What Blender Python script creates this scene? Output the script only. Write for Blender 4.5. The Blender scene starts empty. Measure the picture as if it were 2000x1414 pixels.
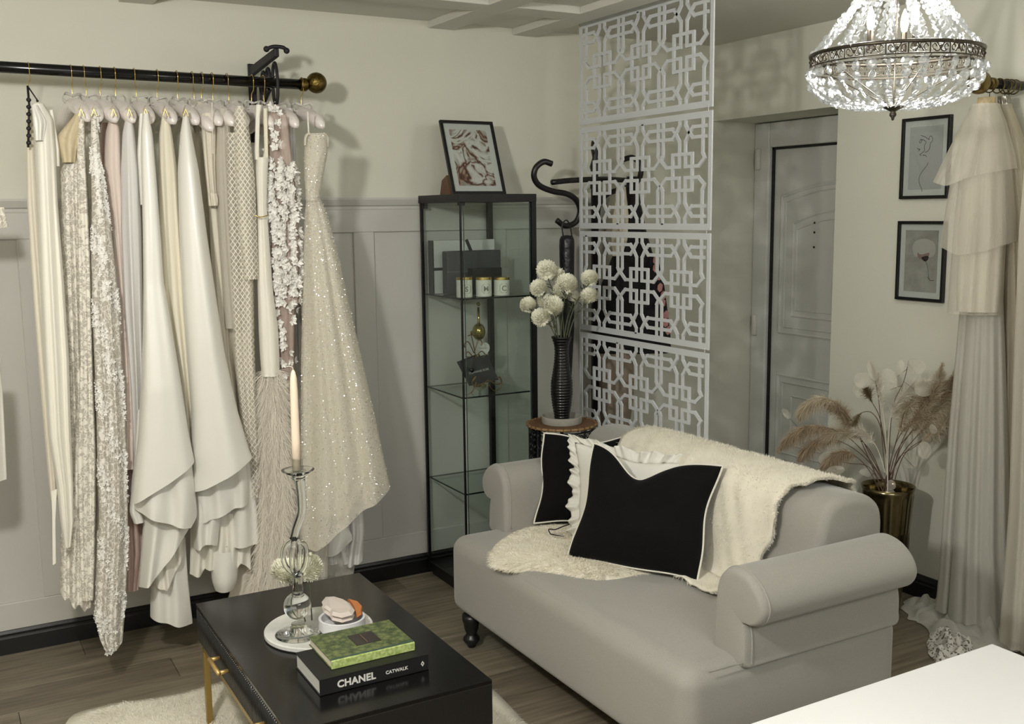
import bpy, math, random
import numpy as np
from mathutils import Vector, Matrix
random.seed(7); RNG = np.random.default_rng(7)
scene = bpy.context.scene
COL = scene.collection
# ------------------------------------------------------------------ camera
FPX, YAW, PITCH, ROLL = 2018.05, 0.51407054, 0.14362983, -0.01144694
CAM = np.array([0.0, 0.0, 1.6])
Fv = np.array([math.sin(YAW)*math.cos(PITCH), math.cos(YAW)*math.cos(PITCH), -math.sin(PITCH)])
_R = np.array([math.cos(YAW), -math.sin(YAW), 0.0]); _U = np.cross(_R, Fv)
Rv = math.cos(ROLL)*_R + math.sin(ROLL)*_U; Uv = -math.sin(ROLL)*_R + math.cos(ROLL)*_U
cd = bpy.data.cameras.new('camera'); cam = bpy.data.objects.new('camera', cd); COL.objects.link(cam)
cd.sensor_fit = 'HORIZONTAL'; cd.sensor_width = 36.0; cd.lens = FPX/2000*36.0; cd.clip_start = 0.05
cam.matrix_world = Matrix(((Rv[0], Uv[0], -Fv[0], 0), (Rv[1], Uv[1], -Fv[1], 0), (Rv[2], Uv[2], -Fv[2], 1.6), (0, 0, 0, 1)))
scene.camera = cam
# ------------------------------------------------------------------ world, lamps, exposure
scene.view_settings.view_transform = 'Standard'; scene.view_settings.look = 'None'
scene.view_settings.exposure = 0.0; scene.view_settings.gamma = 1.0
wd = bpy.data.worlds.new('world'); scene.world = wd; wd.use_nodes = True
wd.node_tree.nodes['Background'].inputs[0].default_value = (0.75, 0.8, 0.85, 1)
wd.node_tree.nodes['Background'].inputs[1].default_value = 0.25
CH = (2.59, 2.22)                                   # chandelier axis
def lamp(name, kind, loc, power, size, color=(1, .975, .93), rot=None):
    l = bpy.data.lights.new(name, kind); l.energy = power; l.color = color
    if kind == 'AREA': l.shape = 'RECTANGLE'; l.size, l.size_y = size
    else: l.shadow_soft_size = size
    o = bpy.data.objects.new(name, l); o.location = loc; COL.objects.link(o)
    if rot: o.rotation_euler = rot
    return o
LP_CH, LP_2, LP_F = 13.0, 110.0, 64.0
for _k, (_dx, _dy, _z) in enumerate([(.10, .05, 2.17), (-.10, .06, 2.17), (0, -.11, 2.17), (.03, .05, 2.0), (-.05, -.03, 2.0)]):
    lamp('chandelier_light', 'POINT', (CH[0]+_dx, CH[1]+_dy, _z), LP_CH*.2, .04)
lamp('second_chandelier_light', 'POINT', (-.12, 1.5, 2.08), LP_2, .07)
lamp('room_fill_light', 'AREA', (.9, -.6, 2.33), LP_F, (1.8, 1.2), (.96, .98, 1), (math.radians(20), 0, 0))  # broad general fill, added for unseen sources behind the camera
try:
    scene.cycles.transparent_max_bounces = 24; scene.cycles.max_bounces = 10; scene.cycles.sample_clamp_indirect = 4
except Exception: pass
# ------------------------------------------------------------------ pixel helpers (place things where a sight line meets a real plane)
def ray(x, y): return Fv + Rv*(x-1000)/FPX - Uv*(y-707)/FPX
def onA(x, y, ax, v):
    d = ray(x, y); t = (v-CAM[ax])/d[ax]; return CAM + t*d
def onX(x, y, v): return onA(x, y, 0, v)
def onY(x, y, v): return onA(x, y, 1, v)
def onZ(x, y, v): return onA(x, y, 2, v)
def onP(x, y, P0, N):
    d = ray(x, y); t = np.dot(np.asarray(P0)-CAM, N)/np.dot(d, N); return CAM + t*d
def proj(P):
    d = np.asarray(P, float)-CAM; z = d@Fv
    return np.array([1000+FPX*(d@Rv)/z, 707-FPX*(d@Uv)/z])
def solve(fn, lo, hi):
    flo = fn(lo)
    for _ in range(40):
        m = (lo+hi)/2; fm = fn(m)
        if (fm > 0) == (flo > 0): lo = m
        else: hi = m
    return m
def Zat(x, y, py): return solve(lambda z: proj((x, y, z))[1]-py, -1, 3.2)
def Yat(x, z, px): return solve(lambda y: proj((x, y, z))[0]-px, 1.0, 6)
def atC(px, py, x, y):
    "point on sight line at the horizontal distance of (x,y)"
    d = ray(px, py); t = math.hypot(x, y)/math.hypot(d[0], d[1]); return CAM + t*d
# ------------------------------------------------------------------ materials
def lin(c): return c/12.92 if c <= .04045 else ((c+.055)/1.055)**2.4
def hexc(h, k=1.0): return tuple(min(1, lin(int(h[i:i+2], 16)/255)*k) for i in (1, 3, 5))+(1,)
def mat(name, col, rough=.6, metal=0, spec=.5, sheen=0, noise=0, nscale=30, bump=0, bscale=200, trans=0, alpha=1, subs=0, col2=None, coat=0, stretch=None):
    m = bpy.data.materials.new(name); m.use_nodes = True; nt = m.node_tree; b = nt.nodes['Principled BSDF']
    c = hexc(col) if isinstance(col, str) else col
    b.inputs['Base Color'].default_value = c; b.inputs['Roughness'].default_value = rough
    b.inputs['Metallic'].default_value = metal; b.inputs['Specular IOR Level'].default_value = spec
    b.inputs['Sheen Weight'].default_value = sheen; b.inputs['Sheen Roughness'].default_value = .4
    b.inputs['Transmission Weight'].default_value = trans; b.inputs['Alpha'].default_value = alpha
    b.inputs['Coat Weight'].default_value = coat
    if noise or bump:
        tc = nt.nodes.new('ShaderNodeTexCoord'); mp = nt.nodes.new('ShaderNodeMapping')
        nt.links.new(tc.outputs['Object'], mp.inputs[0])
        if stretch: mp.inputs['Scale'].default_value = stretch
    if noise:
        n = nt.nodes.new('ShaderNodeTexNoise'); n.inputs['Scale'].default_value = nscale; n.inputs['Detail'].default_value = 4
        nt.links.new(mp.outputs[0], n.inputs[0])
        r = nt.nodes.new('ShaderNodeValToRGB'); r.color_ramp.elements[0].position = .3; r.color_ramp.elements[1].position = .7
        c2 = hexc(col2) if col2 else tuple(v*(1-noise) for v in c[:3])+(1,)
        r.color_ramp.elements[0].color = c2; r.color_ramp.elements[1].color = c
        nt.links.new(n.outputs[0], r.inputs[0]); nt.links.new(r.outputs[0], b.inputs['Base Color'])
    if bump:
        n2 = nt.nodes.new('ShaderNodeTexNoise'); n2.inputs['Scale'].default_value = bscale; n2.inputs['Detail'].default_value = 3
        nt.links.new(mp.outputs[0], n2.inputs[0]); bp = nt.nodes.new('ShaderNodeBump'); bp.inputs['Strength'].default_value = bump
        bp.inputs['Distance'].default_value = .01
        nt.links.new(n2.outputs[0], bp.inputs['Height']); nt.links.new(bp.outputs[0], b.inputs['Normal'])
    return m
def emis(name, col, s):
    m = bpy.data.materials.new(name); m.use_nodes = True; b = m.node_tree.nodes['Principled BSDF']
    b.inputs['Base Color'].default_value = hexc(col); b.inputs['Emission Color'].default_value = hexc(col); b.inputs['Emission Strength'].default_value = s
    return m
def glassy(name, tint='#dfe8e2', clear=.9, rough=.0, fres=1.45):
    "thin clear glass: see-through plus fresnel reflection"
    m = bpy.data.materials.new(name); m.use_nodes = True; nt = m.node_tree; nt.nodes.remove(nt.nodes['Principled BSDF'])
    out = nt.nodes['Material Output']; t = nt.nodes.new('ShaderNodeBsdfTransparent'); t.inputs[0].default_value = hexc(tint)
    g = nt.nodes.new('ShaderNodeBsdfGlossy'); g.inputs['Roughness'].default_value = rough
    f = nt.nodes.new('ShaderNodeFresnel'); f.inputs[0].default_value = fres; mx = nt.nodes.new('ShaderNodeMixShader')
    ge = nt.nodes.new('ShaderNodeNewGeometry'); sb = nt.nodes.new('ShaderNodeMath'); sb.operation = 'SUBTRACT'; sb.inputs[0].default_value = 1; nt.links.new(ge.outputs['Backfacing'], sb.inputs[1])
    ml = nt.nodes.new('ShaderNodeMath'); ml.operation = 'MULTIPLY'; nt.links.new(f.outputs[0], ml.inputs[0]); nt.links.new(sb.outputs[0], ml.inputs[1])
    nt.links.new(ml.outputs[0], mx.inputs[0]); nt.links.new(t.outputs[0], mx.inputs[1]); nt.links.new(g.outputs[0], mx.inputs[2])
    nt.links.new(mx.outputs[0], out.inputs[0]); return m
def crystal(name):
    m = bpy.data.materials.new(name); m.use_nodes = True; nt = m.node_tree; nt.nodes.remove(nt.nodes['Principled BSDF']); out = nt.nodes['Material Output']
    t = nt.nodes.new('ShaderNodeBsdfTransparent'); t.inputs[0].default_value = (.95, .97, .98, 1)
    g = nt.nodes.new('ShaderNodeBsdfGlossy'); g.inputs['Roughness'].default_value = .18
    l = nt.nodes.new('ShaderNodeBsdfTranslucent'); l.inputs[0].default_value = (.4, .42, .43, 1)
    a = nt.nodes.new('ShaderNodeMixShader'); a.inputs[0].default_value = .82; b = nt.nodes.new('ShaderNodeMixShader'); b.inputs[0].default_value = .55
    nt.links.new(l.outputs[0], a.inputs[1]); nt.links.new(g.outputs[0], a.inputs[2])
    nt.links.new(a.outputs[0], b.inputs[1]); nt.links.new(t.outputs[0], b.inputs[2]); nt.links.new(b.outputs[0], out.inputs[0]); return m
def sheer(name, col, alpha, sheenv=.3):
    m = bpy.data.materials.new(name); m.use_nodes = True; nt = m.node_tree; b = nt.nodes['Principled BSDF']
    b.inputs['Base Color'].default_value = hexc(col); b.inputs['Roughness'].default_value = .7
    lw = nt.nodes.new('ShaderNodeLayerWeight'); lw.inputs[0].default_value = .35
    mr = nt.nodes.new('ShaderNodeMapRange'); mr.inputs['To Min'].default_value = alpha; mr.inputs['To Max'].default_value = min(1, alpha+.5)
    nt.links.new(lw.outputs['Facing'], mr.inputs[0]); nt.links.new(mr.outputs[0], b.inputs['Alpha'])
    return m
def lace(name, col, scale, base, vor=.07, blob=.55, bscale=40, net=None, col2=None):
    "openwork cloth: a fine ground with thread lines and solid motifs"
    m = bpy.data.materials.new(name); m.use_nodes = True; nt = m.node_tree; b = nt.nodes['Principled BSDF']; N = nt.nodes.new; Lk = nt.links.new
    b.inputs['Base Color'].default_value = hexc(col); b.inputs['Roughness'].default_value = .7
    tc = N('ShaderNodeTexCoord')
    def math_(op, a, c=None, d=None):
        n = N('ShaderNodeMath'); n.operation = op
        for i, v in enumerate((a, c, d)):
            if v is None: continue
            if isinstance(v, (int, float)): n.inputs[i].default_value = v
            else: Lk(v, n.inputs[i])
        return n.outputs[0]
    if net:
        sx = N('ShaderNodeSeparateXYZ'); Lk(tc.outputs['UV'], sx.inputs[0])
        u = math_('MULTIPLY', sx.outputs[0], net[0]); v = math_('MULTIPLY', sx.outputs[1], net[1])
        ls = []
        for op in ('ADD', 'SUBTRACT'):
            p = math_('PINGPONG', math_(op, u, v), 1.0); ls.append(math_('LESS_THAN', p, net[2]))
        f = math_('MAXIMUM', ls[0], ls[1])
    else:
        nz = N('ShaderNodeTexNoise'); nz.inputs['Scale'].default_value = 18; Lk(tc.outputs['Object'], nz.inputs[0])
        vm = N('ShaderNodeVectorMath'); vm.operation = 'MULTIPLY_ADD'; Lk(nz.outputs['Color'], vm.inputs[0]); vm.inputs[1].default_value = (.05, .05, .05); Lk(tc.outputs['Object'], vm.inputs[2])
        vo = N('ShaderNodeTexVoronoi'); vo.feature = 'DISTANCE_TO_EDGE'; vo.inputs['Scale'].default_value = scale; Lk(vm.outputs[0], vo.inputs[0])
        th = math_('LESS_THAN', vo.outputs['Distance'], vor)
        n2 = N('ShaderNodeTexNoise'); n2.inputs['Scale'].default_value = bscale; n2.inputs['Detail'].default_value = 1; Lk(tc.outputs['Object'], n2.inputs[0])
        bl = math_('GREATER_THAN', n2.outputs[0], blob)
        v2 = N('ShaderNodeTexVoronoi'); v2.inputs['Scale'].default_value = scale*.45; Lk(vm.outputs[0], v2.inputs[0])
        w = math_('PINGPONG', math_('MULTIPLY', v2.outputs['Distance'], 7.0), 1.0); rg = math_('MULTIPLY', math_('GREATER_THAN', w, .62), math_('LESS_THAN', v2.outputs['Distance'], .42))
        f = math_('MAXIMUM', math_('MAXIMUM', th, bl), rg)
    al = math_('MULTIPLY_ADD', f, 1.0-base, base)
    Lk(al, b.inputs['Alpha'])
    if col2:
        mx = N('ShaderNodeMix'); mx.data_type = 'RGBA'; Lk(f, mx.inputs['Factor']); mx.inputs['A'].default_value = hexc(col2); mx.inputs['B'].default_value = hexc(col); Lk(mx.outputs['Result'], b.inputs['Base Color'])
    return m
# ------------------------------------------------------------------ mesh builder
class MB:
    def __init__(s): s.v = []; s.f = []; s.n = 0; s.uv = None
    def add(s, v, f):
        v = np.asarray(v, float).reshape(-1, 3); s.v.append(v); k = s.n
        s.f += [tuple(i+k for i in q) for q in f]; s.n += len(v); return s
    def box(s, x0, x1, y0, y1, z0, z1):
        v = [(x, y, z) for z in (z0, z1) for y in (y0, y1) for x in (x0, x1)]
        return s.add(v, [(0, 2, 3, 1), (4, 5, 7, 6), (0, 1, 5, 4), (1, 3, 7, 5), (3, 2, 6, 7), (2, 0, 4, 6)])
    def obox(s, c, ax, h):
        c = np.asarray(c, float); ax = [np.asarray(a, float)/np.linalg.norm(a) for a in ax]
        v = [c+ax[0]*i*h[0]+ax[1]*j*h[1]+ax[2]*k*h[2] for k in (-1, 1) for j in (-1, 1) for i in (-1, 1)]
        return s.add(v, [(0, 2, 3, 1), (4, 5, 7, 6), (0, 1, 5, 4), (1, 3, 7, 5), (3, 2, 6, 7), (2, 0, 4, 6)])
    def tube(s, pts, r, n=8, close=False):
        P = np.asarray(pts, float); m = len(P); r = np.full(m, r) if np.isscalar(r) else np.asarray(r, float)
        T = np.gradient(P, axis=0) if not close else np.roll(P, -1, 0)-np.roll(P, 1, 0)
        T /= np.linalg.norm(T, axis=1)[:, None]+1e-12
        a = np.array([0, 0, 1.]) if abs(T[0][2]) < .9 else np.array([1., 0, 0]); u = np.cross(T[0], a); u /= np.linalg.norm(u)
        vs = []; an = np.arange(n)*2*math.pi/n
        for i in range(m):
            u = u-T[i]*(u@T[i]); u /= np.linalg.norm(u)+1e-12; w = np.cross(T[i], u)
            vs.append(P[i]+r[i]*(np.cos(an)[:, None]*u+np.sin(an)[:, None]*w))
        f = []
        for i in range(m if close else m-1):
            j = (i+1) % m
            for k in range(n): f.append((i*n+k, i*n+(k+1) % n, j*n+(k+1) % n, j*n+k))
        if not close: f.append(tuple(range(n-1, -1, -1))); f.append(tuple((m-1)*n+k for k in range(n)))
        return s.add(np.concatenate(vs), f)
    def lathe(s, prof, c=(0, 0), n=32, ax=None):
        "prof: (r,z) list round a vertical axis, or round axis ax=(origin,dir)"
        an = np.arange(n)*2*math.pi/n; vs = []
        if ax is None: o = np.array([c[0], c[1], 0.]); d = np.array([0, 0, 1.]); u = np.array([1., 0, 0]); w = np.array([0, 1., 0])
        else:
            o = np.asarray(ax[0], float); d = np.asarray(ax[1], float); d = d/np.linalg.norm(d)
            u = np.cross(d, (0, 0, 1.) if abs(d[2]) < .9 else (1., 0, 0)); u /= np.linalg.norm(u); w = np.cross(d, u)
        for r, z in prof: vs.append(o+d*z+r*(np.cos(an)[:, None]*u+np.sin(an)[:, None]*w))
        f = [(i*n+k, i*n+(k+1) % n, (i+1)*n+(k+1) % n, (i+1)*n+k) for i in range(len(prof)-1) for k in range(n)]
        if prof[0][0] > 0: f.append(tuple(range(n-1, -1, -1)))
        if prof[-1][0] > 0: f.append(tuple((len(prof)-1)*n+k for k in range(n)))
        return s.add(np.concatenate(vs), f)
    def ball(s, c, r, n=16, m=10, sq=(1, 1, 1)):
        a = np.linspace(0, math.pi, m+1); an = np.arange(n)*2*math.pi/n; vs = []
        for t in a: vs.append(np.stack([np.sin(t)*np.cos(an)*r*sq[0], np.sin(t)*np.sin(an)*r*sq[1], np.full(n, np.cos(t)*r*sq[2])], 1)+np.asarray(c))
        f = [(i*n+k, (i+1)*n+k, (i+1)*n+(k+1) % n, i*n+(k+1) % n) for i in range(m) for k in range(n)]
        return s.add(np.concatenate(vs), f)
    def grid(s, G, flip=False):
        G = np.asarray(G, float); a, b = G.shape[:2]
        f = [((i*b+j), (i+1)*b+j, (i+1)*b+j+1, i*b+j+1) for i in range(a-1) for j in range(b-1)]
        if flip: f = [q[::-1] for q in f]
        return s.add(G.reshape(-1, 3), f)
    def prism(s, poly, depth):
        "poly: 3-D loop, depth: offset vector"
        P = np.asarray(poly, float); n = len(P); d = np.asarray(depth, float)
        return s.add(np.concatenate([P, P+d]), [tuple(range(n-1, -1, -1)), tuple(range(n, 2*n))]+[(i, (i+1) % n, n+(i+1) % n, n+i) for i in range(n)])
    def mesh(s, name, m=None, smooth=False):
        me = bpy.data.meshes.new(name); V = np.concatenate(s.v) if s.v else np.zeros((0, 3))
        me.from_pydata(V.tolist(), [], s.f)
        if smooth: me.polygons.foreach_set('use_smooth', [True]*len(me.polygons))
        if m: me.materials.append(m)
        me.update(); return me
def link(name, me, parent=None, kind=None, label=None):
    o = bpy.data.objects.new(name, me); COL.objects.link(o)
    if parent is not None:
        o.parent = parent; L = parent.get('_o', None) or tuple(parent.location)
        o.location = tuple(-v for v in parent.location) if parent.type == 'EMPTY' else (0, 0, 0)
    if kind: o['kind'] = kind
    if label: o['label'] = label
    return o
def part(name, mb, m, parent=None, smooth=False, bevel=0, seg=2, kind=None, label=None):
    o = link(name, mb.mesh(name, m, smooth), parent, kind, label)
    if bevel:
        b = o.modifiers.new('bevel', 'BEVEL'); b.width = bevel; b.segments = seg; b.limit_method = 'ANGLE'
        if smooth: w = o.modifiers.new('wn', 'WEIGHTED_NORMAL')
    return o
def root(name, loc, label, cat, group=None):
    o = bpy.data.objects.new(name, None); COL.objects.link(o); o.location = loc; o.empty_display_size = .05
    o['label'] = label; o['category'] = cat
    if group: o['group'] = group
    return o
def tag(o, label, cat, group=None):
    o['label'] = label; o['category'] = cat
    if group: o['group'] = group
    return o
def curve(pts, n=8):
    "Catmull-Rom through points"
    P = np.asarray(pts, float); P = np.vstack([2*P[0]-P[1], P, 2*P[-1]-P[-2]]); out = []
    for i in range(1, len(P)-2):
        for t in np.linspace(0, 1, n, endpoint=False):
            a, b, c, d = P[i-1:i+3]; out.append(.5*((2*b)+(c-a)*t+(2*a-5*b+4*c-d)*t*t+(3*b-a-3*c+d)*t**3))
    out.append(P[-2]); return np.array(out)
def spiral(c, u, w, r0, r1, a0, a1, n=18):
    "flat scroll in the plane u,w"
    c = np.asarray(c, float); out = []
    for t in np.linspace(0, 1, n):
        a = a0+(a1-a0)*t; r = r0+(r1-r0)*t; out.append(c+np.asarray(u)*math.cos(a)*r+np.asarray(w)*math.sin(a)*r)
    return out
def blades(P, D, L, w, seg=2, bend=None, rng=RNG):
    "thin tapering strands (fur, plume, feather) as one mesh"
    P = np.asarray(P, float); n = len(P); D = np.asarray(D, float); D = D/(np.linalg.norm(D, axis=1)[:, None]+1e-9)
    L = np.broadcast_to(np.asarray(L, float), (n,)); S = rng.normal(size=(n, 3)); S -= D*(S*D).sum(1)[:, None]; S /= np.linalg.norm(S, axis=1)[:, None]+1e-9
    B = np.zeros((n, 3)) if bend is None else np.broadcast_to(bend, (n, 3))
    rows = []
    for k in range(seg+1):
        t = k/seg; c = P+D*(L*t)[:, None]+B*(L*t*t)[:, None]; ww = w*(1-t*.85)
        rows += [c-S*ww, c+S*ww]
    V = np.stack(rows, 1).reshape(-1, 3); k = 2*(seg+1)
    base = (np.arange(n)*k)[:, None]
    F = np.concatenate([base+np.array([2*j, 2*j+1, 2*j+3, 2*j+2]) for j in range(seg)], 0)
    return V, F
def quadmesh(name, V, F, m, parent=None, kind=None, label=None, smooth=True):
    me = bpy.data.meshes.new(name); me.vertices.add(len(V)); me.vertices.foreach_set('co', np.asarray(V, np.float32).ravel())
    F = np.asarray(F, np.int32); k = F.shape[1]; me.loops.add(F.size); me.loops.foreach_set('vertex_index', F.ravel())
    me.polygons.add(len(F)); me.polygons.foreach_set('loop_start', np.arange(0, F.size, k, dtype=np.int32))
    me.update(calc_edges=True); me.materials.append(m)
    if smooth: me.polygons.foreach_set('use_smooth', [True]*len(F))
    me.validate(); return link(name, me, parent, kind, label)
def text_mesh(txt, size, m, origin, xdir, ydir, name, parent, font_ext=.0006, label=None, bold=0, space=1.0, align='LEFT'):
    c = bpy.data.curves.new('txt', 'FONT'); c.body = txt; c.size = size; c.extrude = font_ext; c.offset = bold; c.space_character = space; c.align_x = align; c.resolution_u = 3
    t = bpy.data.objects.new('txt', c); COL.objects.link(t); bpy.context.view_layer.update()
    me = bpy.data.meshes.new_from_object(t.evaluated_get(bpy.context.evaluated_depsgraph_get())); bpy.data.objects.remove(t)
    x = Vector(xdir).normalized(); y = Vector(ydir).normalized(); z = x.cross(y)
    me.transform(Matrix(((x[0], y[0], z[0], origin[0]), (x[1], y[1], z[1], origin[1]), (x[2], y[2], z[2], origin[2]), (0, 0, 0, 1))))
    me.materials.clear(); me.materials.append(m); return link(name, me, parent, None, label)
# ------------------------------------------------------------------ shared materials
M_wall = mat('cream_wall_paint', '#d9d8c9', .75, noise=.03, nscale=3, bump=.05, bscale=300)
M_panel = mat('grey_panel_paint', '#c4c2bb', .6, noise=.03, nscale=3)
M_ceil = mat('ceiling_paint', '#d4d2c8', .85, noise=.04, nscale=2)
M_black = mat('black_gloss_paint', '#121212', .35)
M_blackm = mat('black_metal', '#0d0d0e', .4, metal=.2)
M_blackg = mat('black_glossy_pole', '#08080a', .18)
M_iron = mat('black_cast_iron', '#17151a', .6, bump=.2, bscale=120)
M_brass = mat('antique_brass', '#7d6a3a', .35, metal=1, noise=.55, nscale=90, bump=.25, bscale=150)
M_brass2 = mat('satin_brass', '#86754a', .28, metal=1, noise=.25, nscale=20)
M_gold = mat('gold_metal', '#d8bd78', .25, metal=1)
M_goldp = mat('brushed_gold_leg', '#a58d55', .4, metal=.8)
M_door = mat('grey_door_paint', '#d2d3cd', .45)
M_white = mat('white_lacquer', '#dededb', .3, noise=.02, nscale=4)
M_linen = mat('grey_linen_upholstery', '#a19e95', .85, sheen=.3, noise=.12, nscale=260, bump=.25, bscale=700, stretch=(1, 1, 2.5))
M_velvet = mat('black_velvet', '#0a0a0a', .9, spec=.18, sheen=.04, noise=.3, nscale=30)
M_cotton = mat('white_cotton', '#e2e0d6', .85, bump=.2, bscale=40)
M_pipe = mat('white_piping', '#e0ddd0', .7)
M_fur = mat('cream_fur', '#f6f1e2', .9, noise=.12, nscale=14, sheen=.4, col2='#e8dfc8')
M_furb = mat('cream_fur_base', '#ece6d4', .95, noise=.1, nscale=20)
M_furg = mat('pale_throw_fur', '#efebdf', .9, noise=.1, nscale=12, col2='#ddd7c8', sheen=.3)
M_glass = glassy('cabinet_glass', '#f4f8f6')
M_edge = mat('glass_edge', '#3d5148', .2, alpha=.8)
M_satinh = mat('mauve_satin_padding', '#ece4de', .28, sheen=.2, spec=.8, bump=.25, bscale=60)
M_marble = mat('white_marble', '#e9e8e3', .3, noise=.3, nscale=9, col2='#b9b9b4')
# ------------------------------------------------------------------ room
YA, XB, ZC, ZB = 4.11, 3.49, 2.405, 2.376
X0, Y0 = -2.2, -2.0
def struct(name, mb, m, **k): return part(name, mb, m, kind='structure', **k)
# floor: subfloor + planks
fl = struct('floor', MB().box(X0, 3.9, Y0, YA+.1, -.06, -.012), mat('subfloor', '#2c2823', .9))
PLK = []
for i, (c1, c2) in enumerate([('#877d6b', '#5f5647'), ('#8f8572', '#655c4c'), ('#7d7362', '#574f41'), ('#897f6e', '#62594a')]):
    PLK.append(mat('oak_plank', c1, .42, noise=.5, nscale=5, col2=c2, bump=.06, bscale=60, stretch=(.7, 9, 1)))
row = 0; y = YA+.02
while y > .9:
    x = X0-.0+(-(row*.517) % 1.3)-1.3
    while x < 3.85:
        a, b = max(x, X0), min(x+1.3, 3.88)
        if b-a > .05: part('plank', MB().box(a+.0008, b-.0008, y-.1835, y, -.012, 0), PLK[(row*3+int((x+9)*2)) % 4], fl, bevel=.0008, seg=1)
        x += 1.3
    y -= .185; row += 1
part('planks', MB().box(X0, 3.88, Y0, y, -.012, 0), PLK[0], fl, kind='stuff')
# back wall
struct('wall_back', MB().box(X0, 3.95, YA, YA+.1, -.05, 2.5), M_wall)
DX = 2.84                                          # grey panelling ends behind the coat stand
pn = struct('trim_1', MB().box(X0, DX, YA-.004, YA, .09, 1.64), M_panel)
st = []
def stile(x0, x1, z0, z1): part('panel_board', MB().box(x0, x1, YA-.016, YA-.003, z0, z1), M_panel, pn, bevel=.003, seg=1)
stile(X0, DX, 1.525, 1.625); stile(X0, DX, .09, .193)
for k in range(-4, 5):
    x = 1.562+k*.6365
    if x < DX: stile(x, min(x+.092, DX), .193, 1.525)
dr = MB(); prof = [(0, 1.612), (.014, 1.612), (.018, 1.622), (.018, 1.632), (.026, 1.637), (.033, 1.65), (.038, 1.66), (.038, 1.668), (0, 1.668)]
dr.prism([(X0, YA-a, z) for a, z in prof], (DX-X0, 0, 0)); struct('trim_2', dr, M_panel)
def skirt(name, along, a0, a1, wall):
    pr = [(0, 0), (.02, 0), (.02, .062), (.015, .068), (.017, .078), (.010, .088), (.006, .096), (0, .097)]
    mb = MB()
    if along == 'x': mb.prism([(a0, wall-a, z) for a, z in pr], (a1-a0, 0, 0))
    else: mb.prism([(wall-a, a0, z) for a, z in pr], (0, a1-a0, 0))
    return struct(name, mb, M_black, bevel=.001, seg=1)
skirt('baseboard_back', 'x', X0, 3.49, YA)
skirt('baseboard_right', 'y', 2.665, 3.28, XB)
# right wall with the door recess next to the back wall
YD, ZD = 3.285, 2.04
struct('wall_right', MB().box(XB, XB+.3, Y0, YD, -.05, 2.5).box(XB, XB+.3, YD, YA, ZD, 2.5), M_wall)
XD = 3.79
struct('wall_recess', MB().box(XD+.06, XD+.1, 3.0, YA, -.05, 2.2), M_door)
struct('wall_left', MB().box(X0-.1, X0, Y0, YA+.1, -.05, 2.5), M_wall)
struct('wall_front', MB().box(X0, XB+.3, Y0-.1, Y0, -.05, 2.5), M_wall)
# ceiling with applied flat boards
ce = struct('ceiling', MB().box(X0, 3.9, Y0, YA+.1, ZC, ZC+.1), M_ceil)
for (a, b) in [(-.53, -.41), (.69, .81), (1.93, 2.05), (2.34, 2.46)]:
    part('ceiling_board', MB().box(a, b, 1.2, YA-.001, ZB, ZC), M_ceil, ce, bevel=.002, seg=1)
for (a, b) in [(X0, -.53), (-.41, .69), (.81, 1.93), (2.05, 2.34)]:
    for yy in (3.56, 2.2): part('ceiling_board', MB().box(a, b, yy, yy+.135, ZB, ZC), M_ceil, ce, bevel=.002, seg=1)
# door
dr = bpy.data.objects.new('door_1', None); dr['kind'] = 'structure'; COL.objects.link(dr); dr.location = (XD, 3.6, 0)
part('door_frame', MB().box(XD-.02, XD+.05, 4.0, YA-.002, 0, ZD-.005).box(XD-.02, XD+.05, YD-.25, 4.0, 1.912, ZD-.005), M_door, dr, bevel=.008, seg=2)
part('door_stop', MB().box(XD+.002, XD+.05, 3.985, 4.0, 0, 1.912).box(XD+.002, XD+.05, YD-.25, 4.0, 1.90, 1.912), M_black, dr)
part('door_leaf', MB().box(XD+.012, XD+.055, YD-.25, 3.992, .01, 1.904), M_door, dr)
def mould(loop, w=.012, h=.014, name='panel_moulding'):
    P = np.array(loop+loop[:1]); pts = []
    for i in range(len(P)-1):
        for t in np.linspace(0, 1, 2, endpoint=False): pts.append(P[i]*(1-t)+P[i+1]*t)
    # mitred half-round strip
    Q = []; n_ = len(loop); C = np.array(loop, float)
    prof_ = [(-w/2, 0), (-w/2*.8, h*.6), (-w/2*.3, h*.75), (0, h), (w/2*.4, h*.7), (w/2*.8, h*.55), (w/2, 0)]; G = []
    for i in range(n_+1):
        a, b, c = C[(i-1) % n_], C[i % n_], C[(i+1) % n_]; d1 = (b-a)/(np.linalg.norm(b-a)+1e-9); d2 = (c-b)/(np.linalg.norm(c-b)+1e-9)
        n1 = np.array([-d1[1], d1[0]]); n2 = np.array([-d2[1], d2[0]]); m = n1+n2; m /= np.linalg.norm(m)+1e-9; k = 1/max(.5, m@n1)
        G.append([(XD+.013-q*.6, *(b+m*k*o_)) for o_, q in prof_])
    return part(name, MB().grid(G), M_door, dr)
def arch(y0, y1, zb, zs, rise):
    top = [(y1+(y0-y1)*t, zs+rise*math.sin(math.pi*t)) for t in np.linspace(0, 1, 13)]
    return [(y0, zb), (y1, zb)]+[p for p in top]
mould(arch(3.93, 3.20, .975, 1.665, .06), .02); mould(arch(3.90, 3.23, 1.005, 1.635, .06), .008, .01)
mould(arch(3.845, 3.29, 1.065, 1.53, .06), .012, .01); mould(arch(3.82, 3.32, 1.095, 1.50, .05), .006, .008)
for (a, b) in (((3.93, 3.2), (.318, .755)), ((3.895, 3.235), (.35, .72)), ((3.83, 3.3), (.40, .655))):
    mould([(a[0], b[0]), (a[1], b[0]), (a[1], b[1]), (a[0], b[1])], .018 if a[0] > 3.9 else .01)
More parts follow.
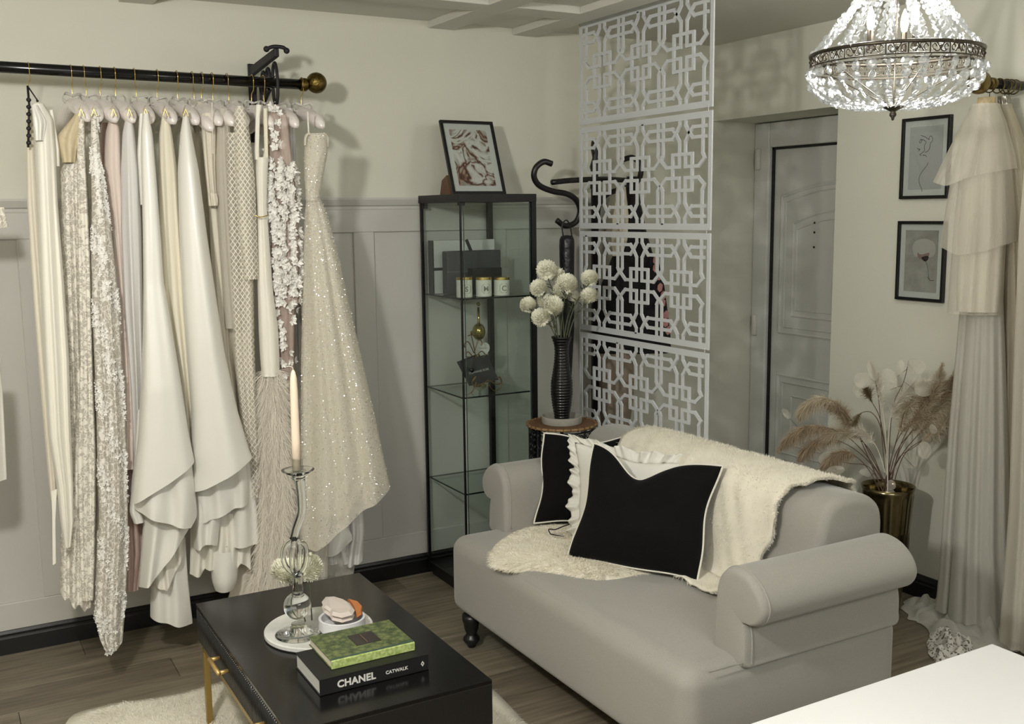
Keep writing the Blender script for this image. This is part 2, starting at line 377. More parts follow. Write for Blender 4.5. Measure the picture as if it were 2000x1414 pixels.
for z in (1.534, 1.487, 1.415): part('door_stud', MB().lathe([(.0055, 0), (.0055, .003), (.003, .005), (0, .0055)], ax=((XD+.012, 3.705, z), (-1, 0, 0)), n=12), M_blackm, dr, label='small dark stud on the door panel')
for z0, z1 in ((1.80, 1.912), (.945, 1.06)):
    part('hinge_cover', MB().lathe([(0, z0), (.014, z0+.003), (.016, z0+.01), (.016, z1-.01), (.014, z1-.003), (0, z1)], (XD-.026, 4.072), 14), mat('white_hinge_plastic', '#c9c8bd', .4), dr, smooth=True)
# ------------------------------------------------------------------ sofa
so = root('sofa', (2.05, 2.69, 0), 'pale grey linen two-seat sofa with rolled arms and turned black legs', 'sofa')
def rbox(x0, x1, y0, y1, z0, z1, bulge=0, nx=26, e=.045, pz=None):
    "upholstered block with rounded edges and slightly crowned faces"
    bm = MB(); 
    def s(t): return np.sign(t)*abs(t)
    c = np.array([(x0+x1)/2, (y0+y1)/2, (z0+z1)/2]); h = np.array([(x1-x0)/2, (y1-y0)/2, (z1-z0)/2])
    for ax in range(3):
        a1, a2 = [(1, 2), (2, 0), (0, 1)][ax]
        for sg in (-1, 1):
            n1 = n2 = nx
            def samp(hh):
                k = np.linspace(-1, 1, n1); t = np.sign(k)*(1-(1-abs(k))**1.6); return t
            A, B = np.meshgrid(samp(0), samp(0), indexing='ij')
            G = np.zeros((n1, n2, 3)); G[..., ax] = sg; G[..., a1] = A; G[..., a2] = B
            P = G*h; inner = h-e; Q = np.clip(P, -inner, inner); d = P-Q; l = np.linalg.norm(d, axis=2)[..., None]; l[l < 1e-9] = 1
            # project to rounded box
            Pn = Q+d/l*e
            bl = bulge*(1-A**2)*(1-B**2); Pn[..., ax] += sg*bl
            bm.grid(Pn+c, flip=(sg < 0))
    return bm
def weld(o, d=.0008):
    import bmesh
    b = bmesh.new(); b.from_mesh(o.data); bmesh.ops.remove_doubles(b, verts=b.verts, dist=d); bmesh.ops.recalc_face_normals(b, faces=b.faces); b.to_mesh(o.data); b.free(); return o
weld(part('seat', rbox(1.628, 2.44, 1.985, 3.385, .115, .408, .008, 40, .055), M_linen, so, smooth=True))
def extr_y(name, prof, y0, y1, m, e=.03, crown=0):
    "profile (x,z) swept along y with softly rounded ends"
    P = curve(prof, 6); c = P.mean(0); G = []
    for t in np.concatenate([np.linspace(0, 1, 7)**.7*.5*0+np.linspace(0, .5, 7), np.linspace(.5, 1, 7)]): pass
    ys = [(0, 0)]+[(e*(1-math.cos(a)), math.sin(a)) for a in np.linspace(0, math.pi/2, 7)[1:]]
    st_ = [(y0+d, e*(1-s)) for d, s in ys]+[(y, 0) for y in np.linspace(y0+e, y1-e, 14)[1:-1]]+[(y1-d, e*(1-s)) for d, s in ys[::-1]]
    G = []
    for yv, off in st_:
        v = P-c; l = np.linalg.norm(v, axis=1)[:, None]; Q = c+v*(1-off/np.maximum(l, .05))
        G.append(np.stack([Q[:, 0], np.full(len(Q), yv), Q[:, 1]], 1))
    G = np.array(G); mb = MB().grid(G); n = G.shape[1]
    mb.f.append(tuple(range(n))); mb.f.append(tuple((len(G)-1)*n+i for i in range(n))[::-1]); return mb
bprof = [(2.19, .36), (2.195, .45), (2.205, .58), (2.22, .68), (2.25, .735), (2.31, .758), (2.39, .752), (2.445, .73), (2.475, .69), (2.482, .60), (2.48, .35), (2.475, .12), (2.3, .12)]
weld(part('backrest', extr_y('b', bprof, 2.095, 3.37, M_linen, .035), M_linen, so, smooth=True))
inner = 2.10
aprof = [(2.10, .36), (2.10, .46), (2.098, .56), (2.085, .61), (2.055, .642), (2.015, .652), (1.965, .64), (1.925, .608), (1.908, .57), (1.918, .535), (1.945, .513), (1.983, .507), (1.978, .50), (1.972, .46), (1.972, .405), (1.975, .385), (2.03, .37)]
def arm(mir):
    pr = [((2*2.69-y) if mir else y, z) for y, z in aprof]
    P = curve(pr, 5); c = P.mean(0); G = []; e = .02
    ys = [(0, 0)]+[(e*(1-math.cos(a)), math.sin(a)) for a in np.linspace(0, math.pi/2, 6)[1:]]
    st_ = [(1.815+d, e*(1-s)) for d, s in ys]+[(x, 0) for x in np.linspace(1.84, 2.39, 16)]+[(2.415-d, e*(1-s)) for d, s in ys[::-1]]
    for x, off in st_:
        v = P-c; l = np.linalg.norm(v, axis=1)[:, None]; Q = c+v*(1-off/np.maximum(l, .04)); G.append(np.stack([np.full(len(Q), x), Q[:, 0], Q[:, 1]], 1))
    G = np.array(G); mb = MB().grid(G); n = G.shape[1]; mb.f.append(tuple(range(n))); mb.f.append(tuple((len(G)-1)*n+i for i in range(n))[::-1])
    a = weld(part('armrest', mb, M_linen, so, smooth=True))
    part('seam_piping', MB().tube(G[6][3:-8], .0028, 6), M_linen, a, smooth=True)
arm(False); arm(True)
part('seam_piping', MB().tube([(1.985, 1.978, .40)]+[(x, 1.9795, .404) for x in np.linspace(1.7, 2.42, 6)], .0018, 6), M_linen, so)
for yv, zv in ((2.42, .605), (2.72, .605), (3.02, .605)):
    part('button', MB().ball((2.203, yv, zv), .014, 14, 8, (.5, 1, 1)), M_linen, so, smooth=True)
for (x, y) in ((1.66, 3.27), (1.66, 2.06), (2.40, 3.30), (2.40, 2.06)):
    part('leg', MB().lathe([(.034, .125), (.034, .105), (.030, .095), (.026, .07), (.019, .052), (.022, .046), (.030, .038), (.032, .028), (.026, .018), (.016, .008), (.015, 0)], (x, y), 20), M_black, so, smooth=True)
# ------------------------------------------------------------------ fur things
def fur_patch(name, outline, z, thick, m, mb_, label, cat, n=26000, L=.016, group=None):
    O = np.array(outline); c = O.mean(0); k = 14; V = [[*c, z+thick]]; rings = []
    for i in range(1, k+1):
        t = i/k; hgt = thick*(1-t**4)+.001; P = c+(O-c)*t
        if t < 1: P = P+RNG.normal(size=P.shape)*.0015
        rings.append(np.column_stack([P, np.full(len(O), z+hgt)+RNG.normal(size=len(O))*.0012*(t < 1)]))
    n_ = len(O); V = np.vstack([V]+rings+[np.column_stack([O, np.full(n_, z)])]); F = [(0, 1+j, 1+(j+1) % n_) for j in range(n_)]
    for i in range(k):
        for j in range(n_): F.append((1+i*n_+j, 1+(i+1)*n_+j, 1+(i+1)*n_+(j+1) % n_, 1+i*n_+(j+1) % n_))
    r = root(name, (c[0], c[1], z), label, cat, group)
    part('pelt', MB().add(V, F), mb_, r, smooth=True)
    t = np.sqrt(RNG.random(n)); a = RNG.random(n)*n_; i0 = a.astype(int) % n_; fr = a-a.astype(int)
    E = O[i0]*(1-fr)[:, None]+O[(i0+1) % n_]*fr[:, None]; P = c+(E-c)*t[:, None]
    d = (E-c); d /= np.linalg.norm(d, axis=1)[:, None]
    zz = z+thick*(1-t**4)
    sw = np.stack([np.sin(P[:, 1]*23)+np.sin(P[:, 0]*17+P[:, 1]*9), np.cos(P[:, 0]*21+1)], 1)*.5
    D = np.column_stack([d*(.35+1.1*t[:, None]**8)+sw*.7+RNG.normal(size=(n, 2))*.35, .75-.5*t**8])
    Vb, Fb = blades(np.column_stack([P, zz-.002]), D, L*(.6+.6*RNG.random(n)), .0011, 2, np.array([0, 0, -.35]))
    quadmesh('fur', Vb, Fb, m, r, 'stuff'); return r
def smooth_loop(pts, n=6):
    P = np.asarray(pts, float); m = len(P); out = []
    for i in range(m):
        a, b, c, d = P[(i-1) % m], P[i], P[(i+1) % m], P[(i+2) % m]
        for t in np.linspace(0, 1, n, endpoint=False): out.append(.5*((2*b)+(c-a)*t+(2*a-5*b+4*c-d)*t*t+(3*b-a-3*c+d)*t**3))
    return np.array(out)
ol = [onZ(x, y, .42)[:2] for x, y in [(956, 1093), (966, 1058), (1010, 1030), (1065, 1018), (1130, 1020), (1230, 1045), (1330, 1075), (1420, 1098), (1438, 1112), (1385, 1123), (1290, 1120), (1200, 1131), (1150, 1130), (1090, 1118), (1040, 1110), (990, 1107)]]
fur_patch('sheepskin', smooth_loop(ol), .407, .03, M_fur, M_furb, 'cream sheepskin rug lying on the sofa seat under the cushions', 'sheepskin', 34000, .017)
ol = [(.27, 3.40), (.40, 3.475), (.62, 3.44), (.9, 3.46), (1.25, 3.44), (1.50, 3.33), (1.56, 3.0), (1.53, 2.6), (1.48, 2.2), (1.2, 1.95), (.7, 1.92), (.35, 2.0), (.25, 2.4), (.22, 2.9)]
fur_patch('fur_rug', smooth_loop(ol), .001, .022, M_furg, M_furb, 'pale fluffy rug on the floor beneath the black coffee table', 'rug', 42000, .022)
# throw over the sofa back
off = [(2.498, .56, 1672), (2.497, .64, 1670), (2.488, .70, 1668), (2.455, .75, 1664), (2.39, .772, 1650), (2.31, .776, 1600), (2.24, .755, 1548), (2.205, .70, 1524), (2.188, .60, 1508), (2.178, .48, 1480), (2.155, .432, 1452), (2.10, .422, 1432), (2.03, .420, 1385)]
PO = curve([(a, b) for a, b, _ in off], 5); tt = np.linspace(0, len(off)-1, len(PO)); PXb = np.interp(tt, range(len(off)), [o[2] for o in off])
G = []
for (x, z), px, t in zip(PO, PXb, tt):
    y0 = Yat(x, z, px)+.008*math.sin(t*3.1)+.004*math.sin(t*7.7); y1 = 3.12 if t < 6 else 3.12-.02*(t-6)
    ys = np.linspace(0, 1, 46); yy = y0+(y1-y0)*ys
    wv = .006*np.sin(yy*31+t*1.3)+.005*np.sin(yy*57+t*2.1)
    nx_, nz_ = (0, 1) if 4 < t < 6.5 else (-1, 0) if t >= 6.5 else (1, 0)
    if t > 10.3: nx_, nz_ = 0, 1
    wv = np.abs(wv)*(1.2 if t > 6 else .5)+.004; G.append(np.stack([x+nx_*wv, yy, z+nz_*wv], 1))
G = np.array(G); th = root('throw', (2.3, 2.7, .42), 'cream fur throw draped over the right half of the sofa back', 'throw')
o = part('pelt', MB().grid(G), M_furb, th, smooth=True); o.modifiers.new('t', 'SOLIDIFY').thickness = .006
gu = np.gradient(G, axis=0); gv = np.gradient(G, axis=1); Nn = np.cross(gu, gv); Nn /= np.linalg.norm(Nn, axis=2)[..., None]
if Nn[len(G)//3, 10, 2] < 0: Nn = -Nn
n = 42000; a = RNG.random(n)*(G.shape[0]-1.001); b = RNG.random(n)**1.25*(G.shape[1]-1.001); b[:5000] = RNG.random(5000)*.4
i, j = a.astype(int), b.astype(int); fa, fb = (a-i)[:, None], (b-j)[:, None]
P = (G[i, j]*(1-fa)+G[i+1, j]*fa)*(1-fb)+(G[i, j+1]*(1-fa)+G[i+1, j+1]*fa)*fb
sw = np.stack([np.zeros(n), np.sin(P[:, 2]*40+P[:, 1]*13)+np.sin(P[:, 1]*29), np.cos(P[:, 1]*33+P[:, 2]*20)], 1)*.35
D = Nn[i, j]*.55+sw+np.array([0, 0, -.45])*(P[:, 2] < .73)[:, None]+RNG.normal(size=(n, 3))*.28
D[b < 1.0, 1] -= .8
Vb, Fb = blades(P, D, .013*(.6+.7*RNG.random(n)), .001, 2)
quadmesh('fur', Vb, Fb, M_furg, th, 'stuff')
# ------------------------------------------------------------------ cushions
def cushion(name, TL, TR, BR, BL, T, m, label, pull=.02, dip=0, dipu=.45, dipw=.22, piping=None, ruffle=None, nseg=44, seed=1):
    TL, TR, BR, BL = [np.asarray(p, float) for p in (TL, TR, BR, BL)]
    r = root(name, tuple((BL+BR)/2), label, 'cushion'); rg = np.random.default_rng(seed)
    Nv = np.cross(TR-BL, TL-BR); Nv /= np.linalg.norm(Nv)
    if Nv@(CAM-BL) < 0: Nv = -Nv
    ph = rg.random(6)*6
    def surf(u, v, s):
        P = (BL*(1-u)+BR*u)*(1-v)+(TL*(1-u)+TR*u)*v
        e1 = (BR-BL)/np.linalg.norm(BR-BL); e2 = (TL-BL)/np.linalg.norm(TL-BL)
        P = P+e1*pull*((2*u-1)*-1)*(1-(2*v-1)**2)*1.0+e2*pull*(-(2*v-1))*(1-(2*u-1)**2)
        P = P+e1*.006*math.sin(9*v+ph[3]+u*2)*(2*u-1)**2*(1 if name[0] == 'b' else .5)+e2*.005*math.sin(8*u+ph[4])*(2*v-1)**2
        P = P-e2*dip*math.exp(-((u-dipu)/dipw)**2)*v**2.5
        th = T*(max(0, (1-abs(2*u-1)**2.6))*max(0, (1-abs(2*v-1)**2.6)))**.62
        cr = .08*math.sin(7*u+3*v+ph[0])+.07*math.sin(11*v-5*u+ph[1])+.08*math.sin(17*u*v+ph[2])+.10*math.exp(-((u-dipu)/.05)**2)*(-1)*v**2+.06*math.sin(23*u-9*v)*max(0, abs(2*u-1)+abs(2*v-1)-1)
        return P+Nv*s*th*(1+cr)
    us = np.linspace(0, 1, nseg); mb = MB(); edge = []
    for s in (1, -1): mb.grid([[surf(u, v, s) for u in us] for v in us], flip=s < 0)
    o = weld(part('cushion_cover', mb, m, r, smooth=True), .0003)
    loop = [surf(u, 0, 0) for u in us]+[surf(1, v, 0) for v in us[1:]]+[surf(u, 1, 0) for u in us[::-1][1:]]+[surf(0, v, 0) for v in us[::-1][1:-1]]
    L = np.array(loop)
    if piping: part('piping', MB().tube(L, .0036, 8, close=True), piping, r, smooth=True, label='white piped edge')
    if ruffle:
        c = L.mean(0); out = L-c; out -= Nv*(out@Nv)[:, None]; out /= np.linalg.norm(out, axis=1)[:, None]; G = []
        m_ = len(L); LL = np.vstack([L, L[:1]]); k = 5
        t = np.linspace(0, m_, m_*k, endpoint=False); i = t.astype(int); f = (t-i)[:, None]
        B = LL[i]*(1-f)+LL[i+1]*f; oo = np.vstack([out, out[:1]]); Ov = oo[i]*(1-f)+oo[i+1]*f
        s = np.linspace(0, 1, 6)
        wob = np.sin(t*1.15+np.sin(t*.31)*2)+.5*np.sin(t*2.3+1)
        wl = ruffle*(1+.15*np.sin(t*.7))
        for q in s: G.append(B+Ov*(wl*q)[:, None]*(1-.12*q)+Nv*(wob*ruffle*.28*q**.8)[:, None])
        G = np.array(G); G = np.concatenate([G, G[:, :1]], 1)
        rr = part('ruffle', MB().grid(G), m, r, smooth=True); rr.modifiers.new('t', 'SOLIDIFY').thickness = .0015
    return r
def lean(bl, br, tilt):
    b = np.array([br[0]-bl[0], br[1]-bl[1], 0.]); b /= np.linalg.norm(b); nrm = np.array([-b[1], b[0], 0.])
    if nrm[0] < 0: nrm = -nrm
    up = np.array([0, 0, 1.])*math.cos(tilt)+nrm*math.sin(tilt); N = np.cross(b, up); return N
# front black
P0 = onZ(1112, 1092, .425); P1 = onZ(1362, 1138, .425); N = lean(P0, P1, math.radians(22))
cushion('black_cushion', onP(1160, 866, P0, N), onP(1408, 912, P0, N), onP(1364, 1138, P0, N), onP(1108, 1094, P0, N), .075, M_velvet, 'black velvet cushion with white piping in front of the white ruffled cushion', .016, .075, .40, .20, piping=M_pipe, seed=3)
B0 = P0+np.array([.13, .085, 0]); N = lean(P0, P1, math.radians(20))
cushion('white_ruffled_cushion', onP(1124, 864, B0, N), onP(1348, 908, B0, N), onP(1345, 1100, B0, N), onP(1130, 1064, B0, N), .055, M_cotton, 'white cotton cushion with a gathered ruffle edge', .012, .012, .5, .3, ruffle=.048, seed=5)
B0 = np.array([1.975, 3.225, .425]); B1 = B0+np.array([.30, -.22, 0]); N = lean(B0, B1, math.radians(20))
cushion('black_cushion', onP(1060, 843, B0, N), onP(1250, 846, B0, N), onP(1238, 1035, B0, N), onP(1046, 1020, B0, N), .055, M_velvet, 'black cushion at the far end of the sofa beside the left arm', .012, .03, .5, .25, piping=M_pipe, seed=8)
part('cushion_tie', MB().tube(curve([onZ(1075, 1043, .455), onZ(1072, 1034, .465), onZ(1085, 1034, .47), onZ(1100, 1028, .472), onZ(1118, 1022, .47)], 5), .0022, 6).tube(curve([onZ(1075, 1043, .455), onZ(1090, 1046, .455), onZ(1102, 1047, .455)], 5), .002, 6), M_black, bpy.data.objects['black_cushion.001'])
# ------------------------------------------------------------------ coffee table and what stands on it
TX0, TX1, TY0, TY1, TZ = .652, 1.195, 2.24, 3.185, .40
ct = root('coffee_table', ((TX0+TX1)/2, (TY0+TY1)/2, 0), 'low black coffee table with fluted drawer fronts and gold frame legs', 'coffee table')
M_tab = mat('black_satin_tabletop', '#0e0d0d', .18, spec=.4, bump=.02, bscale=500)
M_hand = mat('brushed_gold_handle', '#c9a96c', .42, metal=.7)
M_tabs = mat('black_drawer_lacquer', '#151414', .35)
part('table_top', MB().box(TX0, TX1, TY0, TY1, .388, TZ), M_tab, ct, bevel=.0015, seg=2)
part('carcass', MB().box(TX0+.015, TX1, TY0, TY1, .278, .388), M_tabs, ct, bevel=.001)
ys = [TY0+.006, TY0+.006+.311, TY0+.006+.622, TY1-.006]
for k in range(3):
    a, b = ys[k]+.002, ys[k+1]-.002
    d = part('drawer', MB().box(TX0+.002, TX0+.016, a, b, .284, .386), M_tabs, ct)
    mb = MB(); nfl = 24
    for i in range(nfl):
        y = a+(b-a)*(i+.5)/nfl; mb.tube([(TX0+.003, y, .287), (TX0+.003, y, .383)], (b-a)/nfl*.42, 8)
    part('fluting', mb, M_tabs, d, smooth=True, kind='stuff')
    c = (a+b)/2-.012+(.06 if k == 2 else 0)
    yh = {2: Yat(TX0-.03, .335, 418), 1: Yat(TX0-.03, .335, 512)}.get(k, c)
    part('handle', MB().tube([(TX0-.002, yh+.05, .335), (TX0-.030, yh+.05, .335)], .006, 8).tube([(TX0-.002, yh-.05, .335), (TX0-.030, yh-.05, .335)], .006, 8).tube([(TX0-.030, yh+.056, .335), (TX0-.030, yh-.056, .335)], .0065, 8), M_hand, d, smooth=True)
fx0, fx1, fy0, fy1 = TX0+.012, TX1-.012, TY0+.05, TY1-.05
for x in (fx0, fx1):
    for y in (fy0, fy1): part('leg', MB().box(x-.009, x+.009, y-.009, y+.009, 0, .278), M_goldp, ct, bevel=.001)
part('frame_rail', MB().box(fx0-.009, fx0+.009, fy0, fy1, .262, .278).box(fx1-.009, fx1+.009, fy0, fy1, .262, .278).box(fx0, fx1, fy1-.009, fy1+.009, .262, .278).box(fx0-.009, fx0+.009, fy0, fy1, .0, .014).box(fx1-.009, fx1+.009, fy0, fy1, .0, .014), M_goldp, ct, bevel=.001)
# marble tray
tc_ = (.912, 2.775); tr = part('tray', MB().lathe([(0, TZ+.0005), (.152, TZ+.0005), (.156, TZ+.004), (.156, TZ+.013), (.153, TZ+.016), (0, TZ+.016)], tc_, 56), M_marble, None, smooth=True)
tr.modifiers.new('e', 'EDGE_SPLIT').split_angle = math.radians(40)
tag(tr, 'round white marble tray on the black coffee table', 'tray'); TT = TZ+.0165
# bowl and stones
bc = onZ(668, 1207, TT+.03)[:2]
bw = part('bowl', MB().lathe([(0, TT), (.062, TT), (.067, TT+.004), (.067, TT+.034), (.064, TT+.036), (.0595, TT+.034), (.0585, TT+.010), (0, TT+.009)], bc, 44), mat('white_stone_bowl', '#d8d8d8', .55, noise=.1, nscale=12), None, smooth=True)
bw.modifiers.new('e', 'EDGE_SPLIT').split_angle = math.radians(40)
tag(bw, 'shallow round whitish stone bowl on the marble tray', 'bowl')
def faceted(name, pts, z0, z1, m, label, sl=.78):
    P = np.array(pts); c = P.mean(0); n = len(P); r = np.random.default_rng(len(pts))
    jit = r.normal(size=(n,))*.0012
    V = np.vstack([np.column_stack([c+(P-c)*.86, np.full(n, z0)]), np.column_stack([P, np.full(n, (z0+z1)/2)+jit]), np.column_stack([c+(P-c)*sl, np.full(n, z1)+jit])])
    F = [tuple(range(n-1, -1, -1)), tuple(range(2*n, 3*n))]
    for a in (0, n):
        for i in range(n): F += [(a+i, a+(i+1) % n, a+n+(i+1) % n), (a+i, a+n+(i+1) % n, a+n+i)]
    o = part(name, MB().add(V, F), m); tag(o, label, 'stone'); return o
M_st = mat('pale_pink_stone', '#cdc2b9', .7); zb = TT+.036
hh = [onZ(x, y, zb+.014)[:2] for x, y in [(628, 1178), (636, 1169), (652, 1168), (670, 1172), (683, 1180), (693, 1194), (688, 1204), (668, 1209), (648, 1205), (644, 1196), (632, 1190)]]
faceted('faceted_stone', hh, zb-.003, zb+.010, M_st, 'lower pale pinkish faceted stone lying in the bowl')
faceted('faceted_stone', [np.array(p)+(.001, .002) for p in hh], zb+.0105, zb+.023, M_st, 'upper pale pinkish faceted stone stacked in the bowl')
h2 = [onZ(x, y, zb+.01)[:2] for x, y in [(676, 1170), (696, 1176), (706, 1186), (704, 1198), (694, 1204), (690, 1190), (684, 1180)]]
h2 = [np.array(p)+np.array([.006, .006]) for p in h2]
faceted('faceted_stone', h2, zb-.003, zb+.012, mat('orange_stone', '#b9703a', .45), 'orange faceted stone behind the pale ones in the bowl', .85)
# books
M_bk = mat('black_cloth_cover', '#141414', .5, bump=.08, bscale=900); M_pg = mat('book_pages', '#c9c8c2', .8, noise=.15, nscale=3, stretch=(1, 1, 300))
b1 = root('black_book', (.93, 2.475, TZ), 'large black hardback with white spine lettering under the green book', 'book')
bx0, bx1, by0, by1, bz0, bz1 = .777, 1.078, 2.377, 2.572, TZ+.0005, .4435
part('cover', MB().box(bx0, bx1, by0, by1, bz0, bz0+.003).box(bx0, bx1, by0, by1, bz1-.003, bz1).box(bx0, bx1, by0, by0+.003, bz0, bz1), M_bk, b1, bevel=.0012)
part('pages', MB().box(bx0+.003, bx1-.004, by0+.003, by1-.004, bz0+.003, bz1-.003), M_pg, b1)
M_ink = mat('white_ink', '#d9d6d0', .4)
text_mesh('CHANEL', .0262, M_ink, (bx0+.046, by0-.0004, bz0+.0125), (1, 0, 0), (0, 0, 1), 'lettering', b1, .0003, bold=.0009, space=1.04)
text_mesh('CATWALK', .0128, M_ink, (bx0+.178, by0-.0004, bz0+.0165), (1, 0, 0), (0, 0, 1), 'lettering', b1, .0003, bold=.0003, space=1.02)
lg = MB(); cx, cz = bx0+.283, bz0+.0215
for s in (1, -1):
    lg.prism([(cx+s*a, by0-.0007, cz+s*b) for a, b in [(-.0052, 0), (0, .0078), (.0026, .0036), (.0005, .001), (-.0005, .003), (-.0022, .0005), (-.0012, -.003), (-.0026, -.0036)]], (0, .0004, 0))
part('emblem', lg, M_ink, b1)
def pattern_green():
    m = mat('green_patterned_cover', '#4d6a33', .38); nt = m.node_tree; b = nt.nodes['Principled BSDF']; N = nt.nodes.new; Lk = nt.links.new
    tc = N('ShaderNodeTexCoord'); v = N('ShaderNodeTexVoronoi'); v.inputs['Scale'].default_value = 55; n = N('ShaderNodeTexNoise'); n.inputs['Scale'].default_value = 120; n.inputs['Detail'].default_value = 5
    Lk(tc.outputs['Object'], v.inputs[0]); Lk(tc.outputs['Object'], n.inputs[0])
    mu = N('ShaderNodeMath'); mu.operation = 'MULTIPLY'; Lk(v.outputs['Distance'], mu.inputs[0]); Lk(n.outputs[0], mu.inputs[1])
    r = N('ShaderNodeValToRGB'); r.color_ramp.elements[0].color = hexc('#6c7646'); r.color_ramp.elements[1].color = hexc('#37472b'); r.color_ramp.elements[0].position = .08; r.color_ramp.elements[1].position = .4
    Lk(mu.outputs[0], r.inputs[0]); Lk(r.outputs[0], b.inputs['Base Color']); return m
b2 = root('green_book', (.94, 2.51, .4435), 'small green patterned hardback with a black square label on top of the black book', 'book')
gx0, gx1, gy0, gy1, gz0, gz1 = .824, 1.058, 2.418, 2.598, .444, .4675
M_gr = pattern_green()
part('cover', MB().box(gx0, gx1, gy0+.004, gy1, gz1-.0025, gz1).box(gx0, gx1, gy0+.004, gy1, gz0, gz0+.0025), M_gr, b2, bevel=.0006)
part('spine', MB().box(gx0, gx1, gy0, gy0+.006, gz0, gz1-.0005), mat('green_foil_spine', '#cfdc96', .3, metal=.15, noise=.5, nscale=110, col2='#8fa552'), b2, bevel=.002, seg=3)
part('hinge_groove', MB().box(gx0+.001, gx1-.001, gy0+.007, gy0+.012, gz1-.0018, gz1+.0002), mat('teal_cloth', '#2a4a48', .4), b2)
part('pages', MB().box(gx0+.003, gx1-.003, gy0+.004, gy1-.003, gz0+.0025, gz1-.0025), mat('cream_pages', '#d6cfba', .8), b2)
part('label', MB().box(.915, .985, 2.475, 2.548, gz1, gz1+.0006), mat('black_label', '#2a2522', .4), b2, label='black square label')
part('label_line', MB().box(.9485, .9495, 2.483, 2.540, gz1+.0006, gz1+.0008), mat('copper_print', '#9a7350', .4), b2)
# glass candlestick
M_cg = bpy.data.materials.new('clear_glass'); M_cg.use_nodes = True; _b = M_cg.node_tree.nodes['Principled BSDF']
_b.inputs['Base Color'].default_value = (.97, .99, .98, 1); _b.inputs['Transmission Weight'].default_value = 1; _b.inputs['Roughness'].default_value = .0; _b.inputs['IOR'].default_value = 1.45
c0 = onZ(583, 1236, TT+.004); cxy = (c0[0], c0[1])
cs = root('candlestick', (cxy[0], cxy[1], TT), 'tall clear glass candlestick with a twisted loop stem on the marble tray', 'candlestick')
def cz_(py): return atC(582, py, *cxy)[2]
zball = cz_(1183); zb2 = cz_(1212)
part('foot', MB().lathe([(0, TT+.0005), (.064, TT+.0005), (.066, TT+.003), (.062, TT+.006), (.035, TT+.010), (.024, TT+.018), (.024, TT+.024), (.018, TT+.028), (.020, TT+.033), (.0, TT+.034)], cxy, 40), M_cg, cs, smooth=True)
part('stem_ball', MB().lathe([(.0, zball-.039)]+[(.039*math.sin(a), zball-.039*math.cos(a)) for a in np.linspace(.45, 2.75, 12)]+[(.012, zball+.04), (0, zball+.04)], cxy, 32), M_cg, cs, smooth=True)
def cp(px, py, dy=0): p = atC(px, py, *cxy); return (p[0]+Fv[0]*dy, p[1]+Fv[1]*dy, p[2])
part('stem', MB().tube(curve([cp(582, 1165), cp(582, 1140), cp(583, 1118)], 6), [.015]*5+[.014]*8, 16), M_cg, cs, smooth=True)
for k, (lx, rx, dd) in enumerate([(553, 0, 0), (573, 0, -.022), (598, 0, .0), (581, 0, .024)]):
    part('stem_loop', MB().tube(curve([cp(581, 1124, dd*.2), cp((lx+581)/2-(581-lx)*.25, 1108, dd*.9), cp(lx, 1086, dd), cp(lx+(581-lx)*.2, 1064, dd*.9), cp(575, 1052, 0)], 8), .0075, 12), M_cg, cs, smooth=True)
part('upper_stem', MB().tube(curve([cp(573, 1053), cp(579, 1030), cp(588, 1003), cp(589, 975), cp(585, 935)], 8), np.linspace(.0115, .0145, 33), 16), M_cg, cs, smooth=True)
kx = np.array(cp(582, 930)); kc = (kx[0], kx[1]); zk = kx[2]
part('drip_pan', MB().lathe([(.0, zk-.008), (.018, zk-.008), (.020, zk-.002), (.016, zk+.002), (.026, zk+.006), (.044, zk+.016), (.046, zk+.019), (.043, zk+.019), (.024, zk+.010), (.014, zk+.008), (.014, zk+.009), (0, zk+.009)], kc, 36), M_cg, cs, smooth=True)
part('candle_cup', MB().lathe([(.014, zk+.009), (.0155, zk+.02), (.0155, zk+.048), (.023, zk+.051), (.023, zk+.053), (.0145, zk+.052), (.0142, zk+.02), (.0125, zk+.012)], kc, 32), glassy('cup_glass', '#f8faf9'), cs, smooth=True)
a = np.array(cp(580, 918)); b = np.array(cp(572.5, 722)); d = (b-a)/np.linalg.norm(b-a); L = np.linalg.norm(b-a)
ca = root('candle', tuple(a), 'tall ivory taper candle standing in the glass candlestick', 'candle')
part('wax', MB().lathe([(0, 0), (.0118, 0), (.0120, L*.3), (.0108, L*.8), (.0092, L*.92), (.006, L*.975), (.002, L), (0, L)], ax=(a, d), n=24), mat('ivory_wax', '#ecd9c2', .45, spec=.4), ca, smooth=True)
part('wick', MB().tube(curve([b, b+np.array([-.002, 0, .007]), b+np.array([-.009, .004, .010]), b+np.array([-.017, .008, .009])], 5), .0011, 6), M_pipe, ca, smooth=True)
